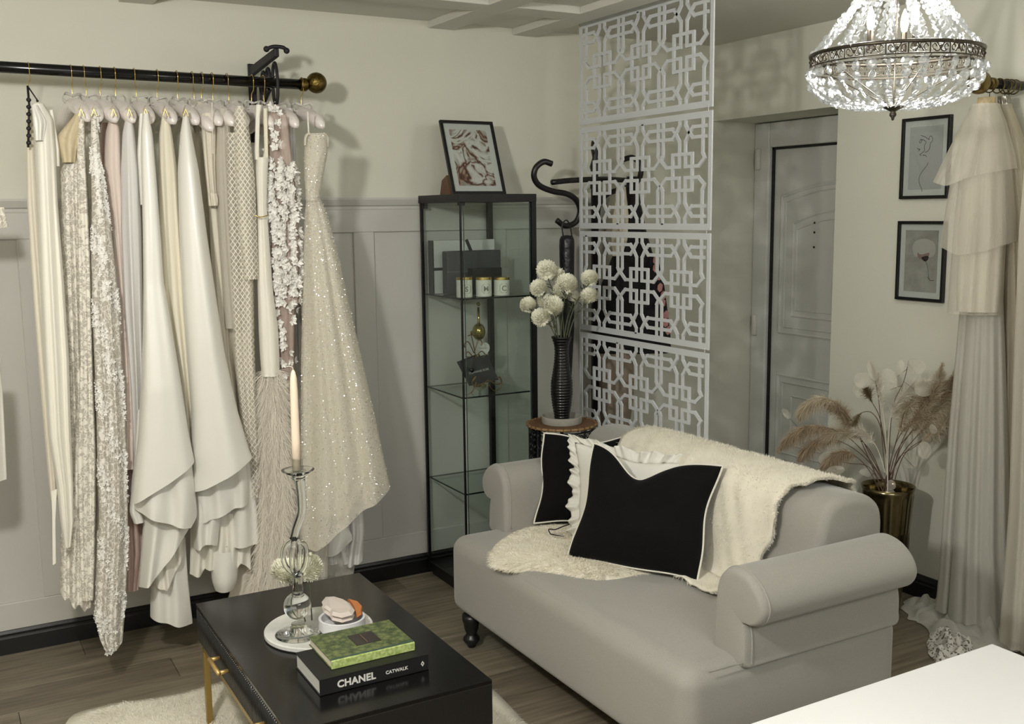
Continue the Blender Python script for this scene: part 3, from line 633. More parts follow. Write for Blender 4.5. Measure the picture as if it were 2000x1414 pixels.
# ------------------------------------------------------------------ chrysanthemums
M_pet = mat('cream_petal', '#f4f3e4', .7, noise=.08, nscale=60, col2='#eae8cd'); M_gst = mat('green_stem', '#596045', .7, noise=.3, nscale=60)
def bloom_mesh(R=1.0):
    P, D = [], []; n = 420
    for i in range(n):
        z = 1-2*(i+.5)/n; a = i*2.39996; 
        if z < -.88: continue
        s = math.sqrt(1-z*z); d = np.array([s*math.cos(a), s*math.sin(a), z]); P.append(d); D.append(d)
    V = []; F = []
    for d in P:
        t = np.cross(d, (0, 0, 1.)); t = t/(np.linalg.norm(t)+1e-6); up = np.cross(t, d)
        w = .085+.02*random.random(); r0, r1 = .5, 1.0+random.uniform(-.06, .06); k = len(V); cu = .14; dz_ = np.array([random.uniform(-.05, .05) for _ in range(3)])
        q = [d*r0-t*w*.5, d*r0+t*w*.5, d*.86-t*w+up*.02, d*.86+t*w+up*.02+d*.05, d*r1-t*w*.45+up*cu+dz_, d*r1+t*w*.45+up*cu+dz_+d*.05]
        V += q; F += [(k, k+1, k+3, k+2), (k+2, k+3, k+5, k+4)]
    mb = MB().add(V, F); mb.ball((0, 0, 0), .66, 14, 10); return mb.mesh('bloom', M_pet, False)
BL = bloom_mesh(); VZ = {}
vx, vy = 2.235, 3.545
def flower(px, py, pr, pos, base, lab, grp, leaves=True):
    P = atC(px, py, *pos); dist = (P-CAM)@Fv; R = pr*dist/FPX
    r = root('chrysanthemum', tuple(base), lab, 'flower', grp)
    o = link('bloom', BL, r); o.scale = (R, R, R*.94); tilt = Vector((P-np.array(base))).normalized(); o.location = Vector(P)-r.location
    o.rotation_euler = (random.uniform(-.4, .4)+.5, random.uniform(-.4, .4), random.random()*6)
    mid = (P*.5+np.array(base)*.5)+np.array([0, 0, .02])+(P-np.array(base))*np.array([-.12, -.12, 0])
    C = curve([base, mid, P-np.array([0, 0, R*.5])], 8); s = part('stem', MB().tube(C, .0022, 6), M_gst, r, smooth=True)
    if leaves:
        mb = MB()
        for t in (.55, .66, .75, .84, .9):
            c = C[int(t*(len(C)-1))]; a = random.random()*6.28; d = np.array([math.cos(a)*.6, math.sin(a)*.6, .35+random.random()*.6]); d /= np.linalg.norm(d); w = np.cross(d, (0, 0, 1.)); w /= np.linalg.norm(w); Lf = random.uniform(.03, .05)
            mb.add([c, c+d*Lf*.5+w*.006, c+d*Lf+np.array([0, 0, -.006]), c+d*Lf*.5-w*.006], [(0, 1, 2, 3)])
        part('leaf', mb, mat('dark_green_leaf', '#4c5440', .6) if 'dark_green_leaf' not in bpy.data.materials else bpy.data.materials['dark_green_leaf'], r, kind='stuff')
    return r
# plant stand, dish and vase
st = root('plant_stand', (vx, vy, 0), 'round black wire stand with a woven cane top between cabinet and sofa arm', 'plant stand')
ZT = atC(1094, 826, vx, vy)[2]; RT = .146
M_cane = mat('woven_cane', '#755438', .6, noise=.5, nscale=110, bump=.4, bscale=160, col2='#5c3d22'); M_cane2 = mat('cane_rim', '#9a7a52', .55, noise=.4, nscale=60, bump=.3, bscale=90)
part('cane_top', MB().lathe([(0, ZT-.004), (RT-.006, ZT-.004), (RT-.006, ZT), (0, ZT)], (vx, vy), 48), M_cane, st)
part('cane_rim', MB().tube([(vx+math.cos(a)*(RT-.004), vy+math.sin(a)*(RT-.004), ZT-.003) for a in np.linspace(0, 2*math.pi, 60, endpoint=False)], .0058, 10, close=True), M_cane2, st, smooth=True)
mb = MB()
for k in range(30):
    a = k/30*2*math.pi
    mb.obox((vx+math.cos(a)*(RT-.004), vy+math.sin(a)*(RT-.004), ZT-.003), ((math.cos(a), math.sin(a), 0), (-math.sin(a), math.cos(a), 0), (0, 0, 1)), (.0064, .0022, .0064))
part('cane_binding', mb, M_cane, st, kind='stuff')
for zz in (ZT-.02, ZT-.16): part('hoop', MB().tube([(vx+math.cos(a)*(RT-.012), vy+math.sin(a)*(RT-.012), zz) for a in np.linspace(0, 2*math.pi, 48, endpoint=False)], .003, 6, close=True), M_blackm, st, smooth=True)
for k in range(8):
    a = k/8*2*math.pi+.2; u = np.array([-math.sin(a), math.cos(a), 0]); w = np.array([0, 0, 1.]); c = np.array([vx+math.cos(a)*(RT-.012), vy+math.sin(a)*(RT-.012), 0])
    part('leg', MB().tube([c+w*(ZT-.01), c+w*0], .0045, 8), M_blackm, st, smooth=True)
    if k % 2 == 0: pass
mb = MB()
for k in range(40):
    a = k/40*2*math.pi; u = np.array([-math.sin(a), math.cos(a), 0]); w = np.array([0, 0, 1.]); c = np.array([vx+math.cos(a)*(RT-.011), vy+math.sin(a)*(RT-.011), 0])
    for zc, rr, s in ((ZT-.035, .011, 1), (ZT-.058, .009, -1), (ZT-.085, .012, 1), (ZT-.11, .009, -1), (ZT-.137, .012, 1)):
        mb.tube(spiral(c+w*zc, u*s, w, rr, rr*.25, 0, 7.5, 12), .0018, 4)
    if k % 4 < 2:
        for zc in np.arange(ZT-.19, .08, -.052): mb.tube(spiral(c+w*zc, u, w, .014, .004, 0, 7.5, 11), .0018, 4); 
part('scrollwork', mb, M_blackm, st, kind='stuff')
zt = ZT+.001; dh = part('dish', MB().lathe([(0, zt), (.080, zt), (.083, zt+.004), (.084, zt+.03), (.080, zt+.031), (.078, zt+.008), (0, zt+.007)], (vx, vy), 44), mat('grey_concrete', '#a3a096', .85, noise=.15, nscale=18, bump=.15, bscale=60), None, smooth=True)
dh.modifiers.new('e', 'EDGE_SPLIT').split_angle = math.radians(40); tag(dh, 'shallow grey concrete dish under the black ribbed vase', 'dish')
zv = zt+.0085; ztop = atC(1088, 657, vx, vy)[2]; prof = []
ks = [(0, .031), (.08, .033), (.18, .040), (.33, .0455), (.46, .045), (.58, .038), (.70, .0315), (.82, .029), (.90, .031), (.97, .039), (1, .043)]
nr = 30
for i in range(nr*5+1):
    t = i/(nr*5); r = np.interp(t, [k[0] for k in ks], [k[1] for k in ks]); prof.append((r-.0022+.0026*abs(math.sin(math.pi*t*nr)), zv+(ztop-zv)*t))
prof = [(0, zv)]+prof+[(.040, ztop), (.027, ztop-.05), (.025, zv+.02), (0, zv+.02)]
vs = part('vase', MB().lathe(prof, (vx, vy), 40), mat('black_glazed_ceramic', '#0f0f10', .22), None, smooth=True); tag(vs, 'black ribbed ceramic vase holding pale pompom flowers', 'vase')
FL = [(1068, 527, 20, 'topmost pale pompom bloom in the black vase'), (1087, 536, 16, 'half-hidden pompom bloom behind the topmost one'), (1107, 554, 21, 'large white pompom bloom high in the middle of the bunch'), (1152, 543, 17, 'upper pompom bloom against the white screen'), (1151, 578, 18, 'lower pompom bloom against the white screen'), (1053, 562, 18, 'pompom bloom at the upper left of the bunch'), (1032, 596, 17, 'leftmost pompom bloom of the bunch'), (1081, 597, 20, 'yellowish pompom bloom low in the centre facing out'), (1057, 619, 19, 'lowest pompom bloom of the bunch'), (1064, 587, 18, 'shaded pompom bloom behind the low central one'), (1093, 570, 18, 'dim pompom bloom below the large white one'), (1122, 580, 13, 'small greenish pompom bloom right of centre')]
for i, (px, py, pr, lab) in enumerate(FL):
    depth = [0, .04, -.03, .0, -.02, .0, .0, -.06, -.04, .03, .03, .05][i]; hv = np.array([Fv[0], Fv[1]])/math.hypot(Fv[0], Fv[1])
    pos = (vx+hv[0]*depth, vy+hv[1]*depth)
    flower(px, py, pr, pos, (vx+random.uniform(-.018, .018), vy+random.uniform(-.018, .018), ztop-.06), lab, None)
fb = (cxy[0]+.045, cxy[1]+.075, TT+.002)
flower(555, 1115, 27, (cxy[0]+.02, cxy[1]+.14), fb, 'left cream pompom bloom behind the glass candlestick', None, False)
flower(601, 1108, 28, (cxy[0]+.07, cxy[1]+.12), (fb[0]+.02, fb[1], fb[2]), 'right cream pompom bloom behind the glass candlestick', None, False)
# ------------------------------------------------------------------ glass display cabinet
cx0, cx1, cy0, cy1 = 1.862, 2.195, 3.70, 4.068
gc = root('display_cabinet', (2.03, 3.88, 0), 'tall glass display cabinet with thin black frame against the back wall', 'cabinet')
ZTOP = 1.675
part('top_panel', MB().box(cx0-.012, cx1+.012, cy0-.012, cy1+.005, ZTOP-.032, ZTOP), M_blackm, gc, bevel=.001)
part('bottom_panel', MB().box(cx0-.005, cx1+.005, cy0-.005, cy1+.005, .02, .06), M_blackm, gc, bevel=.001)
part('plinth', MB().box(cx0+.01, cx1-.01, cy0+.01, cy1-.01, 0, .02), M_blackm, gc)
for (x, y, w) in ((cx0, cy0, .0035), (cx0, cy1, .006), (cx1, cy0, .011), (cx1-.004, cy1, .011)):
    part('post', MB().box(x-w, x+w, y-w, y+w, .06, ZTOP-.03), M_blackm, gc)
part('post_cap', MB().box(cx0-.003, cx0+.02, cy1-.022, cy1+.004, ZTOP-.055, ZTOP-.03), M_blackm, gc); part('post_cap', MB().box(cx0-.003, cx0+.02, cy0-.003, cy0+.02, ZTOP-.045, ZTOP-.03), M_blackm, gc)
for nm, (a, b, c, d) in {'side_pane': (cx0, cx0+.004, cy0+.006, cy1-.01), 'side_pane.': (cx1-.002, cx1+.002, cy0+.012, cy1-.012)}.items():
    part('side_pane', MB().box(a, b, c, d, .062, ZTOP-.034), M_glass, gc)
door = part('glass_door', MB().box(cx0+.014, cx1-.014, cy0-.002, cy0+.002, .064, ZTOP-.036), M_glass, gc)
part('door_edge', MB().box(cx0+.0125, cx0+.0145, cy0-.0025, cy0+.0025, .064, ZTOP-.036).box(cx1-.0145, cx1-.0125, cy0-.0025, cy0+.0025, .064, ZTOP-.036), M_edge, door)
part('door_knob', MB().lathe([(0, 0), (.006, 0), (.006, .01), (.009, .014), (.009, .02), (0, .021)], ax=((cx0+.03, cy0-.002, .97), (0, -1, 0)), n=14), M_blackm, door, smooth=True)
SZ = [Zat(cx0, cy0, py) for py in (584, 778, 967)]
for z in SZ:
    sh = part('glass_shelf', MB().box(cx0+.006, cx1-.012, cy0+.014, cy1-.01, z-.006, z), M_glass, gc)
    part('shelf_edge', MB().box(cx0+.006, cx1-.012, cy0+.012, cy0+.0145, z-.006, z).box(cx0+.0045, cx0+.0065, cy0+.014, cy1-.01, z-.006, z).box(cx0+.006, cx1-.012, cy1-.01, cy1-.009, z-.006, z), M_blackm, sh)
z1, z2 = SZ[0], SZ[1]
# boxes on the upper shelf
M_gbox = mat('charcoal_card', '#3a3a3c', .6); M_wbox = mat('white_card', '#c9c9c4', .6); M_rib = mat('black_ribbon', '#222222', .35)
wx0 = onY(843, 500, 4.0)[0]; wx1 = onY(985, 500, 4.0)[0]; wz = Zat(wx0, 4.0, 470)
g = root('gift_box', (2.0, 4.0, z1), 'large white box with a black ribbon and black side on the upper glass shelf', 'box')
wx0 = max(wx0, cx0+.012); wx1 = min(wx1, cx1-.02)
part('box_body', MB().box(wx0+.006, wx1, 3.995, 4.035, z1+.001, wz), M_wbox, g, bevel=.002)
part('box_side', MB().box(wx0, wx0+.006, 3.993, 4.037, z1+.001, wz), M_rib, g)
zr = z1+.10; part('ribbon', MB().box(wx0-.001, wx1+.002, 3.9925, 3.995, zr, zr+.012), M_rib, g)
part('ribbon', MB().obox(((wx0+wx1)/2+.03, 3.9935, wz-.04), ((.45, 0, -1), (0, 1, 0), (1, 0, .45)), (.045, .0012, .007)), M_rib, g)
g = root('charcoal_box', (2.0, 3.93, z1), 'charcoal grey box standing in front of the white ribboned box', 'box')
qx0, qx1 = onY(870, 500, 3.93)[0], onY(975, 500, 3.93)[0]; qz = Zat(qx0, 3.93, 491)
part('box_body', MB().box(qx0, qx1, 3.915, 3.965, z1+.001, qz), M_gbox, g, bevel=.005, seg=3)
part('box_seam', MB().box(qx0-.0005, qx1+.0005, 3.9142, 3.915, z1+.095, z1+.097), mat('pale_seam', '#77776f', .5), g)
sx0, sx1 = onY(918, 540, 3.86)[0], onY(976, 540, 3.86)[0]; sz = Zat(sx0, 3.86, 524)
g = part('small_black_box', MB().box(sx0, sx1, 3.84, 3.88, z1+.001, sz), mat('black_marbled_card', '#131315', .3), None, bevel=.002); tag(g, 'small glossy black box just behind the lettered candle jars', 'box')
M_jar = mat('white_ceramic_jar', '#dcdad0', .35); M_jg = mat('jar_print', '#8a857a', .5)
for px, ch, lab in ((907, 'S', 'white candle jar with a gold lid nearest the cabinet corner'), (945, 'M', 'white candle jar lettered M with a gold lid'), (980, 'C', 'white candle jar lettered C with a gold lid')):
    yj = 3.755; c = onY(px, 570, yj); r_ = .0335; g = root('candle_jar', (c[0], yj, z1), lab, 'candle jar', 'lettered candle jars on the upper shelf')
    jz = Zat(c[0], yj-r_, 547)
    part('jar', MB().lathe([(0, z1+.001), (r_-.003, z1+.001), (r_-.001, z1+.003), (r_-.001, jz), (0, jz)], (c[0], yj), 30), M_jar, g, smooth=False)
    part('lid', MB().lathe([(0, jz), (r_, jz), (r_, jz+.011), (r_-.003, jz+.012), (0, jz+.012)], (c[0], yj), 36), M_gold, g)
    dv = np.array([-c[0], -yj, 0]); dv /= np.linalg.norm(dv); dv = np.array([dv[0]*.35, dv[1], 0]); dv /= np.linalg.norm(dv); xx = np.array([-dv[1], dv[0], 0]); fc = np.array([c[0], yj, z1+(jz-z1)*.5])+dv*(r_-.0007)
    text_mesh(ch, .03, M_jg, tuple(fc-np.array([0, 0, .0105])), tuple(xx), (0, 0, 1), 'letter', g, .0008, align='CENTER', bold=.0004)
    oc = [fc+xx*a+np.array([0, 0, b])+dv*(-abs(a)**1.9*7) for a, b in [(-.010, .018), (.010, .018), (.017, .011), (.017, -.011), (.010, -.018), (-.010, -.018), (-.017, -.011), (-.017, .011)]]
    part('letter_border', MB().tube(oc, .0007, 4, close=True), M_jg, g)
# middle shelf: easel with cards, gold bottle, heart tag
M_easel = mat('bronze_wire', '#8a6a48', .35, metal=.9)
ye = 3.80; ea = root('plate_easel', (1.96, ye, z2), 'small bronze wire easel with scrolls holding black cards', 'easel')
def E(px, py, dy=0): p = onY(px, py, ye+dy); return p
def etube(pts, r=.0022, dy=0, nm='scroll'): part(nm, MB().tube(curve([E(x, y, dy) for x, y in pts], 6), r, 7), M_easel, ea, smooth=True)
etube([(905, 768), (912, 771), (922, 765), (928, 752), (930, 746)]); etube([(924, 744), (930, 735), (925, 740), (922, 748), (930, 754), (945, 748), (955, 743), (968, 750), (978, 748), (976, 738), (968, 738)], dy=-.03)
etube([(955, 752), (965, 763), (977, 758), (980, 745), (976, 735)], dy=-.03); etube([(930, 703), (926, 680), (921, 655), (922, 652)], dy=.03)
etube([(926, 690), (915, 668), (907, 672), (908, 679)], dy=.03); etube([(926, 690), (934, 665), (941, 668), (940, 675)], dy=.03); etube([(924, 697), (914, 687), (910, 695), (917, 698)], dy=.03); etube([(929, 697), (940, 686), (948, 693), (943, 697)], dy=.03); etube([(914, 656), (921, 654), (928, 657)], dy=.03)
etube([(928, 700), (930, 730), (935, 752)], dy=.035, nm='leg')
part('finial', MB().ball(E(921, 650, .03), .005, 10, 8, (1, 1, 1.6)), M_easel, ea, smooth=True)
M_card = mat('black_card', '#232324', .6)
def card(pts, lab, dy, dz):
    P = [E(x, y, dy+ddy) for (x, y), ddy in zip(pts, (.03, .03, 0, 0))]; o = part('card', MB().prism(P, (0, .0015, 0)), M_card); tag(o, lab, 'card'); return P
card([(892, 707), (930, 692), (958, 735), (916, 752)], 'rear black card leaning on the bronze easel', .012, 0)
Pc = card([(901, 704), (952, 692), (974, 742), (917, 754)], 'front black card with faint pale lettering on the bronze easel', 0, 0)
P = np.array(Pc); xd = P[1]-P[0]; yd = P[0]-P[3]; o = P[0]*.0+P[3]+yd*.42+xd*.12; nrm = np.cross(xd, yd); nrm /= np.linalg.norm(nrm)
text_mesh('STEPHANIE ROSE', .0125, mat('silver_print', '#b5b5b0', .5), tuple(o+nrm*.0006*(1 if nrm[1] < 0 else -1)), tuple(xd), tuple(yd), 'lettering', bpy.data.objects['card.001'], .0001)
bp = onY(937, 765, 3.93); bo = root('gold_bottle', (bp[0], 3.93, z2), 'gold glass bottle with a long thin neck behind the easel', 'bottle')
def bz(py): return atC(937, py, bp[0], 3.93)[2]
M_gg = glassy('gold_glass', '#c2b583'); M_gg2 = mat('gold_mirror_glass', '#a99b5e', .12, metal=.85)
part('bottle_foot', MB().lathe([(0, z2+.001), (.03, z2+.001), (.03, z2+.004), (.006, bz(745)), (.005, bz(690)), (0, bz(690))], (bp[0], 3.93), 28), M_gg2, bo, smooth=True)
zc_, rc_ = bz(648), .029
part('bulb', MB().lathe([(.004, zc_-rc_*1.3)]+[(rc_*math.sin(a), zc_-rc_*1.3*math.cos(a)) for a in np.linspace(.2, 2.9, 12)]+[(.0055, bz(625)), (.005, bz(600)), (0, bz(600))], (bp[0], 3.93), 28), M_gg2, bo, smooth=True)
part('stopper', MB().ball((bp[0], 3.93, bz(594)), .0085, 14, 10), M_gg2, bo, smooth=True)
hp = [onY(x, y, 3.87) for x, y in [(938, 694), (930, 682), (930, 674), (936, 671), (941, 675), (947, 669), (955, 673), (956, 683), (950, 692), (944, 697)]]
ht = part('heart_tag', MB().prism(smooth_loop(hp, 3), (0, .001, 0)), mat('white_tag', '#d8d8d2', .7)); _h = np.array(hp); text_mesh('Thank you', .0085, M_jg, tuple(_h.mean(0)+np.array([-.017, -.0009, .0])), (1, 0, 0), (0, 0, 1), 'script', ht, .0001)
tag(ht, 'white heart-shaped thank-you tag hanging on the gold bottle', 'tag')
# picture standing on the cabinet
def frame(name, TL, TR, BR, BL, w, dep, mount, art, lab, bw=None):
    TL, TR, BR, BL = [np.asarray(p, float) for p in (TL, TR, BR, BL)]; r = root(name, tuple((BL+BR)/2), lab, 'picture')
    x = (TR-TL)/np.linalg.norm(TR-TL); y = (TL-BL)/np.linalg.norm(TL-BL); nn = np.cross(x, y); nn /= np.linalg.norm(nn)
    if nn@(CAM-TL) < 0: nn = -nn
    mb = MB()
    for a, b in ((TL, TR), (BL, BR)):
        s = -1 if a is TL else 1; mb.obox((a+b)/2+y*s*w/2, (x, y, nn), (np.linalg.norm(b-a)/2, w/2, dep/2))
    for a, b in ((TL, BL), (TR, BR)):
        s = 1 if a is TL else -1; mb.obox((a+b)/2+x*s*w/2, (x, y, nn), (w/2, np.linalg.norm(b-a)/2-w, dep/2))
    part('frame', mb, mat('black_frame', '#101011', .35) if 'black_frame' not in bpy.data.materials else bpy.data.materials['black_frame'], r, bevel=.0015)
    c = (TL+BR)/2; W = np.linalg.norm(TR-TL)/2-w; H = np.linalg.norm(TL-BL)/2-w
    part('mount', MB().obox(c-nn*dep*.2, (x, y, nn), (W, H, .002)), bpy.data.materials.get('white_mount') or mat('white_mount', '#d6d6d2', .7), r)
    part('print', MB().obox(c-nn*dep*.2+nn*.0023, (x, y, nn), (W-mount, H-mount, .0006)), art, r)
    part('glazing', MB().obox(c+nn*dep*.25, (x, y, nn), (W, H, .0006)), glassy('picture_glass', '#f4f6f5'), r)
    return r, c-nn*dep*.2+nn*.0033, x, y, nn, W-mount, H-mount
def marble_art():
    m = mat('marbled_print', '#dad6cf', .6); nt = m.node_tree; b = nt.nodes['Principled BSDF']; N = nt.nodes.new; Lk = nt.links.new
    tc = N('ShaderNodeTexCoord'); n = N('ShaderNodeTexNoise'); n.inputs['Scale'].default_value = 9; n.inputs['Distortion'].default_value = 2.2; n.inputs['Detail'].default_value = 2
    Lk(tc.outputs['Object'], n.inputs[0]); mu = N('ShaderNodeMath'); mu.operation = 'MULTIPLY'; mu.inputs[1].default_value = 7; Lk(n.outputs[0], mu.inputs[0]); pp = N('ShaderNodeMath'); pp.operation = 'PINGPONG'; pp.inputs[1].default_value = 1; Lk(mu.outputs[0], pp.inputs[0])
    r = N('ShaderNodeValToRGB'); els = r.color_ramp.elements; els[0].position = 0; els[0].color = hexc('#4a3530'); els[1].position = 1; els[1].color = hexc('#dfddd8')
    for p_, c_ in ((.16, '#6e4436'), (.26, '#b39a86'), (.38, '#9a948b'), (.6, '#cbc6bd')): e = els.new(p_); e.color = hexc(c_)
    Lk(pp.outputs[0], r.inputs[0]); Lk(r.outputs[0], b.inputs['Base Color']); return m
yb, yt = 3.86, 3.975; zb_ = ZTOP+.001
BLf = np.array([onY(884, 375, yb)[0], yb, zb_]); BRf = np.array([onY(988, 376, yb)[0], yb, zb_]); h_ = onY(911, 237, yt)[2]
TLf = np.array([BLf[0], yt, h_]); TRf = np.array([BRf[0], yt, h_])
r, *_ = frame('picture_frame', TLf, TRf, BRf, BLf, .0125, .014, .026, marble_art(), 'black framed marbled print leaning on top of the glass cabinet')
part('strut', MB().prism([(BLf[0]+.0, yb+.03, zb_), (BLf[0]+.0, yb+.12, zb_), (BLf[0]+.0, yb+.10, zb_+.06), (BLf[0]+.0, yb+.055, zb_+.08)], (.02, 0, 0)), mat('brown_board', '#6b4f3c', .7), r)
# pictures on the right wall
XW = XB-.001
def wallpic(z0, z1, y0, y1, art, lab): return frame('picture_frame', (XW-.009, y1, z1), (XW-.009, y0, z1), (XW-.009, y0, z0), (XW-.009, y1, z0), .0125, .017, .024, art, lab)
grey_print = mat('pale_grey_print', '#bcbab8', .7)
r, c, x, y, nn, W, H = wallpic(1.636, 1.955, 2.70, 2.930, grey_print, 'black framed line drawing of a face on the right wall')
M_ln = mat('line_ink', '#2d2b2c', .7)
def uv(px, py):  # on the print plane
    p = onX(px, py, c[0]); return p
def zc2(a, b): return (1740+a*.1344, 210+b*.1344)
strokes = [[(440, 405), (500, 430), (530, 450), (555, 470)], [(555, 470), (560, 430), (585, 412), (605, 440), (600, 490), (575, 515), (568, 560), (560, 600), (530, 640), (495, 650)], [(430, 465), (415, 500), (430, 515), (450, 480), (430, 465)], [(430, 465), (470, 470), (510, 500), (490, 545), (485, 580), (490, 620), (460, 655), (420, 685), (440, 697)], [(380, 590), (400, 605), (425, 605), (405, 625), (400, 640)], [(460, 693), (500, 695), (518, 718)], [(540, 795), (525, 840), (470, 910), (425, 980), (408, 1050), (420, 1120), (445, 1180), (453, 1220)]]
mb = MB()
for s in strokes: mb.tube(curve([uv(*zc2(a, b)) for a, b in s], 5), .0009, 4)
part('drawn_line', mb, M_ln, r)
def flower_art():
    m = mat('blurred_flower_print', '#b5b1aa', .7, noise=.4, nscale=16, col2='#979289'); return m
r, c, x, y, nn, W, H = wallpic(1.228, 1.548, 2.70, 2.930, flower_art(), 'black framed blurred flower photograph on the right wall')
def zc3(a, b): return (1740+a*.1273, 420+b*.1273)
def blot(pts, m, t=.0003): part('printed_shape', MB().prism(smooth_loop([uv(*zc3(a, b)) for a, b in pts], 3), (-t, 0, 0)), m, r)
blot([(380, 640), (330, 520), (360, 420), (450, 370), (560, 370), (660, 420), (690, 520), (660, 620), (560, 650), (460, 600)], mat('print_pale', '#bfbbb4', .8))
blot([(410, 570), (440, 600), (500, 600), (590, 580), (570, 660), (540, 712), (490, 690), (420, 650)], mat('print_rose', '#9c807b', .8), .0005)
blot([(470, 655), (520, 630), (575, 630), (570, 680), (535, 712), (500, 700)], mat('print_dark', '#3a2529', .8), .0007)
mb = MB().tube(curve([uv(*zc3(a, b)) for a, b in [(535, 712), (560, 790), (572, 880), (578, 940), (600, 1010)]], 5), .0009, 4).tube(curve([uv(*zc3(a, b)) for a, b in [(560, 950), (600, 1000), (660, 1000)]], 5), .0012, 4)
part('drawn_line', mb, mat('print_stem', '#5d5752', .8), r)
# ------------------------------------------------------------------ white hanging screen
XS = 2.53; SY0, SY1 = 2.978, 3.856
sc = root('hanging_screen', (XS, (SY0+SY1)/2, .63), 'white openwork geometric screen of four panels hanging from the ceiling', 'screen')
M_scr = mat('white_matte_plastic', '#cfd2d4', .6); zs = [(1.972, 2.398), (1.527, 1.960), (1.081, 1.516), (.634, 1.069)]
SEGN = [0]
def seg(mb, a, b, w, t):
    SEGN[0] += 1; dy_, dz_ = abs(b[0]-a[0]), abs(b[1]-a[1]); cl = 0 if dy_ < 1e-4 else 1 if dz_ < 1e-4 else 2
    if abs(dz_-.136*((zs[0][1]-zs[0][0])/.437)) < .006 and dy_ < 1e-4: cl = 3
    t = t+cl*.0005+(SEGN[0]*5 % 11)*.00011
    a3 = np.array([XS, a[0], a[1]]); b3 = np.array([XS, b[0], b[1]]); d = b3-a3; L = np.linalg.norm(d); d /= L
    mb.obox((a3+b3)/2, (d, (1, 0, 0), np.cross(d, (1, 0, 0))), (L/2+w*.42, t/2, w/2))
wS, tS = .0128, .0060
for (z0, z1) in zs:
    mb = MB(); H = z1-z0; zc = (z0+z1)/2; W = SY1-SY0; bt = .024; bsd = .018
    mb.box(XS-tS/2, XS+tS/2, SY0, SY1, z0, z0+bt).box(XS-tS/2, XS+tS/2, SY0, SY1, z1-bt, z1).box(XS-tS/2, XS+tS/2, SY0, SY0+bsd, z0+bt, z1-bt).box(XS-tS/2, XS+tS/2, SY1-bsd, SY1, z0+bt, z1-bt)
    p = (W-2*bsd-.036)/3; ya = SY0+bsd+.018; hI = H/2-bt
    def S(pts):
        for a, b in zip(pts[:-1], pts[1:]):
            # clip horizontally to the panel
            if max(a[0], b[0]) < SY0+.01 or min(a[0], b[0]) > SY1-.01: continue
            a = (min(max(a[0], SY0+.008), SY1-.008), a[1]); b = (min(max(b[0], SY0+.008), SY1-.008), b[1]); seg(mb, a, b, wS, tS)
    k = H/.437
    for j in range(3):
        cy = ya+(j+.5)*p
        for sv in (1, -1):
            f = lambda y_, z_: (cy+y_, zc+sv*z_*k)
            for sh in (1, -1):
                S([f(sh*.018, hI/k), f(sh*.018, .176), f(sh*.040, .147), f(sh*.018, .116), f(sh*.018, .021), f(sh*.096, .021), f(sh*(p/2-.004), .049), f(sh*(p/2-.016), .068), f(sh*(p/2-.016), hI/k)])
                S([f(0, .068), f(sh*.058, .068)]+([f(sh*.058, -.068)] if sv > 0 else []))
                S([f(sh*.040, .147), f(sh*.060, .166), f(sh*p/2, .166)]); S([f(sh*.040, .147), f(sh*.060, .128), f(sh*p/2, .128)])
    part('screen_panel', mb, M_scr, sc)
for i, yy in enumerate((SY0+.012, SY1-.012)):
    for a, b in [(2.40, 2.39), (1.972, 1.960), (1.527, 1.516), (1.081, 1.069)]:
        zc = (a+b)/2; part('hook', MB().tube([(XS-.006, yy, zc+.014), (XS-.009, yy, zc+.008), (XS-.008, yy+.003, zc), (XS-.009, yy, zc-.008), (XS-.006, yy, zc-.014)], .0014, 6), M_gold if a > 2.3 else M_scr, sc, label='small wire link')
# ------------------------------------------------------------------ coat stand behind the screen
px_, py_ = 2.66, 3.93; cs_ = root('coat_stand', (px_, py_, 0), 'black bentwood coat stand in the corner behind the white screen', 'coat stand')
M_bw = mat('black_bentwood', '#151213', .35)
part('pole', MB().lathe([(.018, .0), (.018, 1.70), (.022, 1.705), (.022, 1.74), (.014, 1.76), (.024, 1.80), (.012, 1.84), (.02, 1.88), (.017, 1.91), (.0, 1.93)], (px_, py_), 20), M_bw, cs_, smooth=True)
def hook(pts, y0, y1):
    n = len(pts); C = curve([onY(x, y, y0+(y1-y0)*i/(n-1)) for i, (x, y) in enumerate(pts)], 7); part('hook_arm', MB().tube(C, .013, 12), M_bw, cs_, smooth=True)
hook([(1078, 320), (1062, 316), (1047, 327), (1043, 345), (1053, 362), (1078, 373), (1108, 379), (1126, 392), (1133, 413), (1124, 434), (1104, 441), (1087, 430)], 3.84, 3.92)
hook([(1215, 312), (1236, 308), (1250, 322), (1250, 345), (1236, 362), (1210, 370), (1185, 380), (1170, 400), (1168, 425), (1180, 440), (1200, 440), (1212, 428)], 4.0, 3.95)
part('ring', MB().tube(curve([onY(1078, 356, 3.86), onY(1120, 352, 3.87), onY(1180, 350, 3.9), onY(1222, 352, 4.0)], 6), .012, 12), M_bw, cs_, smooth=True)
for a in range(4):
    t = a*math.pi/2+.7; part('foot', MB().tube(curve([(px_, py_, .3), (px_+math.cos(t)*.06, py_+math.sin(t)*.05, .12), (px_+math.cos(t)*.17, py_+math.sin(t)*.13, .014)], 6), .013, 10), M_bw, cs_, smooth=True)
um = root('umbrella', tuple(onY(1108, 620, 3.87)), 'closed black umbrella hanging by its strap from the left coat hook', 'umbrella')
uc = onY(1107, 470, 3.87); M_nyl = mat('black_leatherette', '#17171a', .35, bump=.4, bscale=35)
part('strap', MB().tube(curve([onY(1100, 462, 3.87), onY(1098, 440, 3.87), onY(1106, 430, 3.87), onY(1113, 440, 3.87), onY(1117, 462, 3.87)], 6), .003, 6), M_nyl, um, smooth=True)
def uz(py): return Zat(uc[0], 3.87, py)
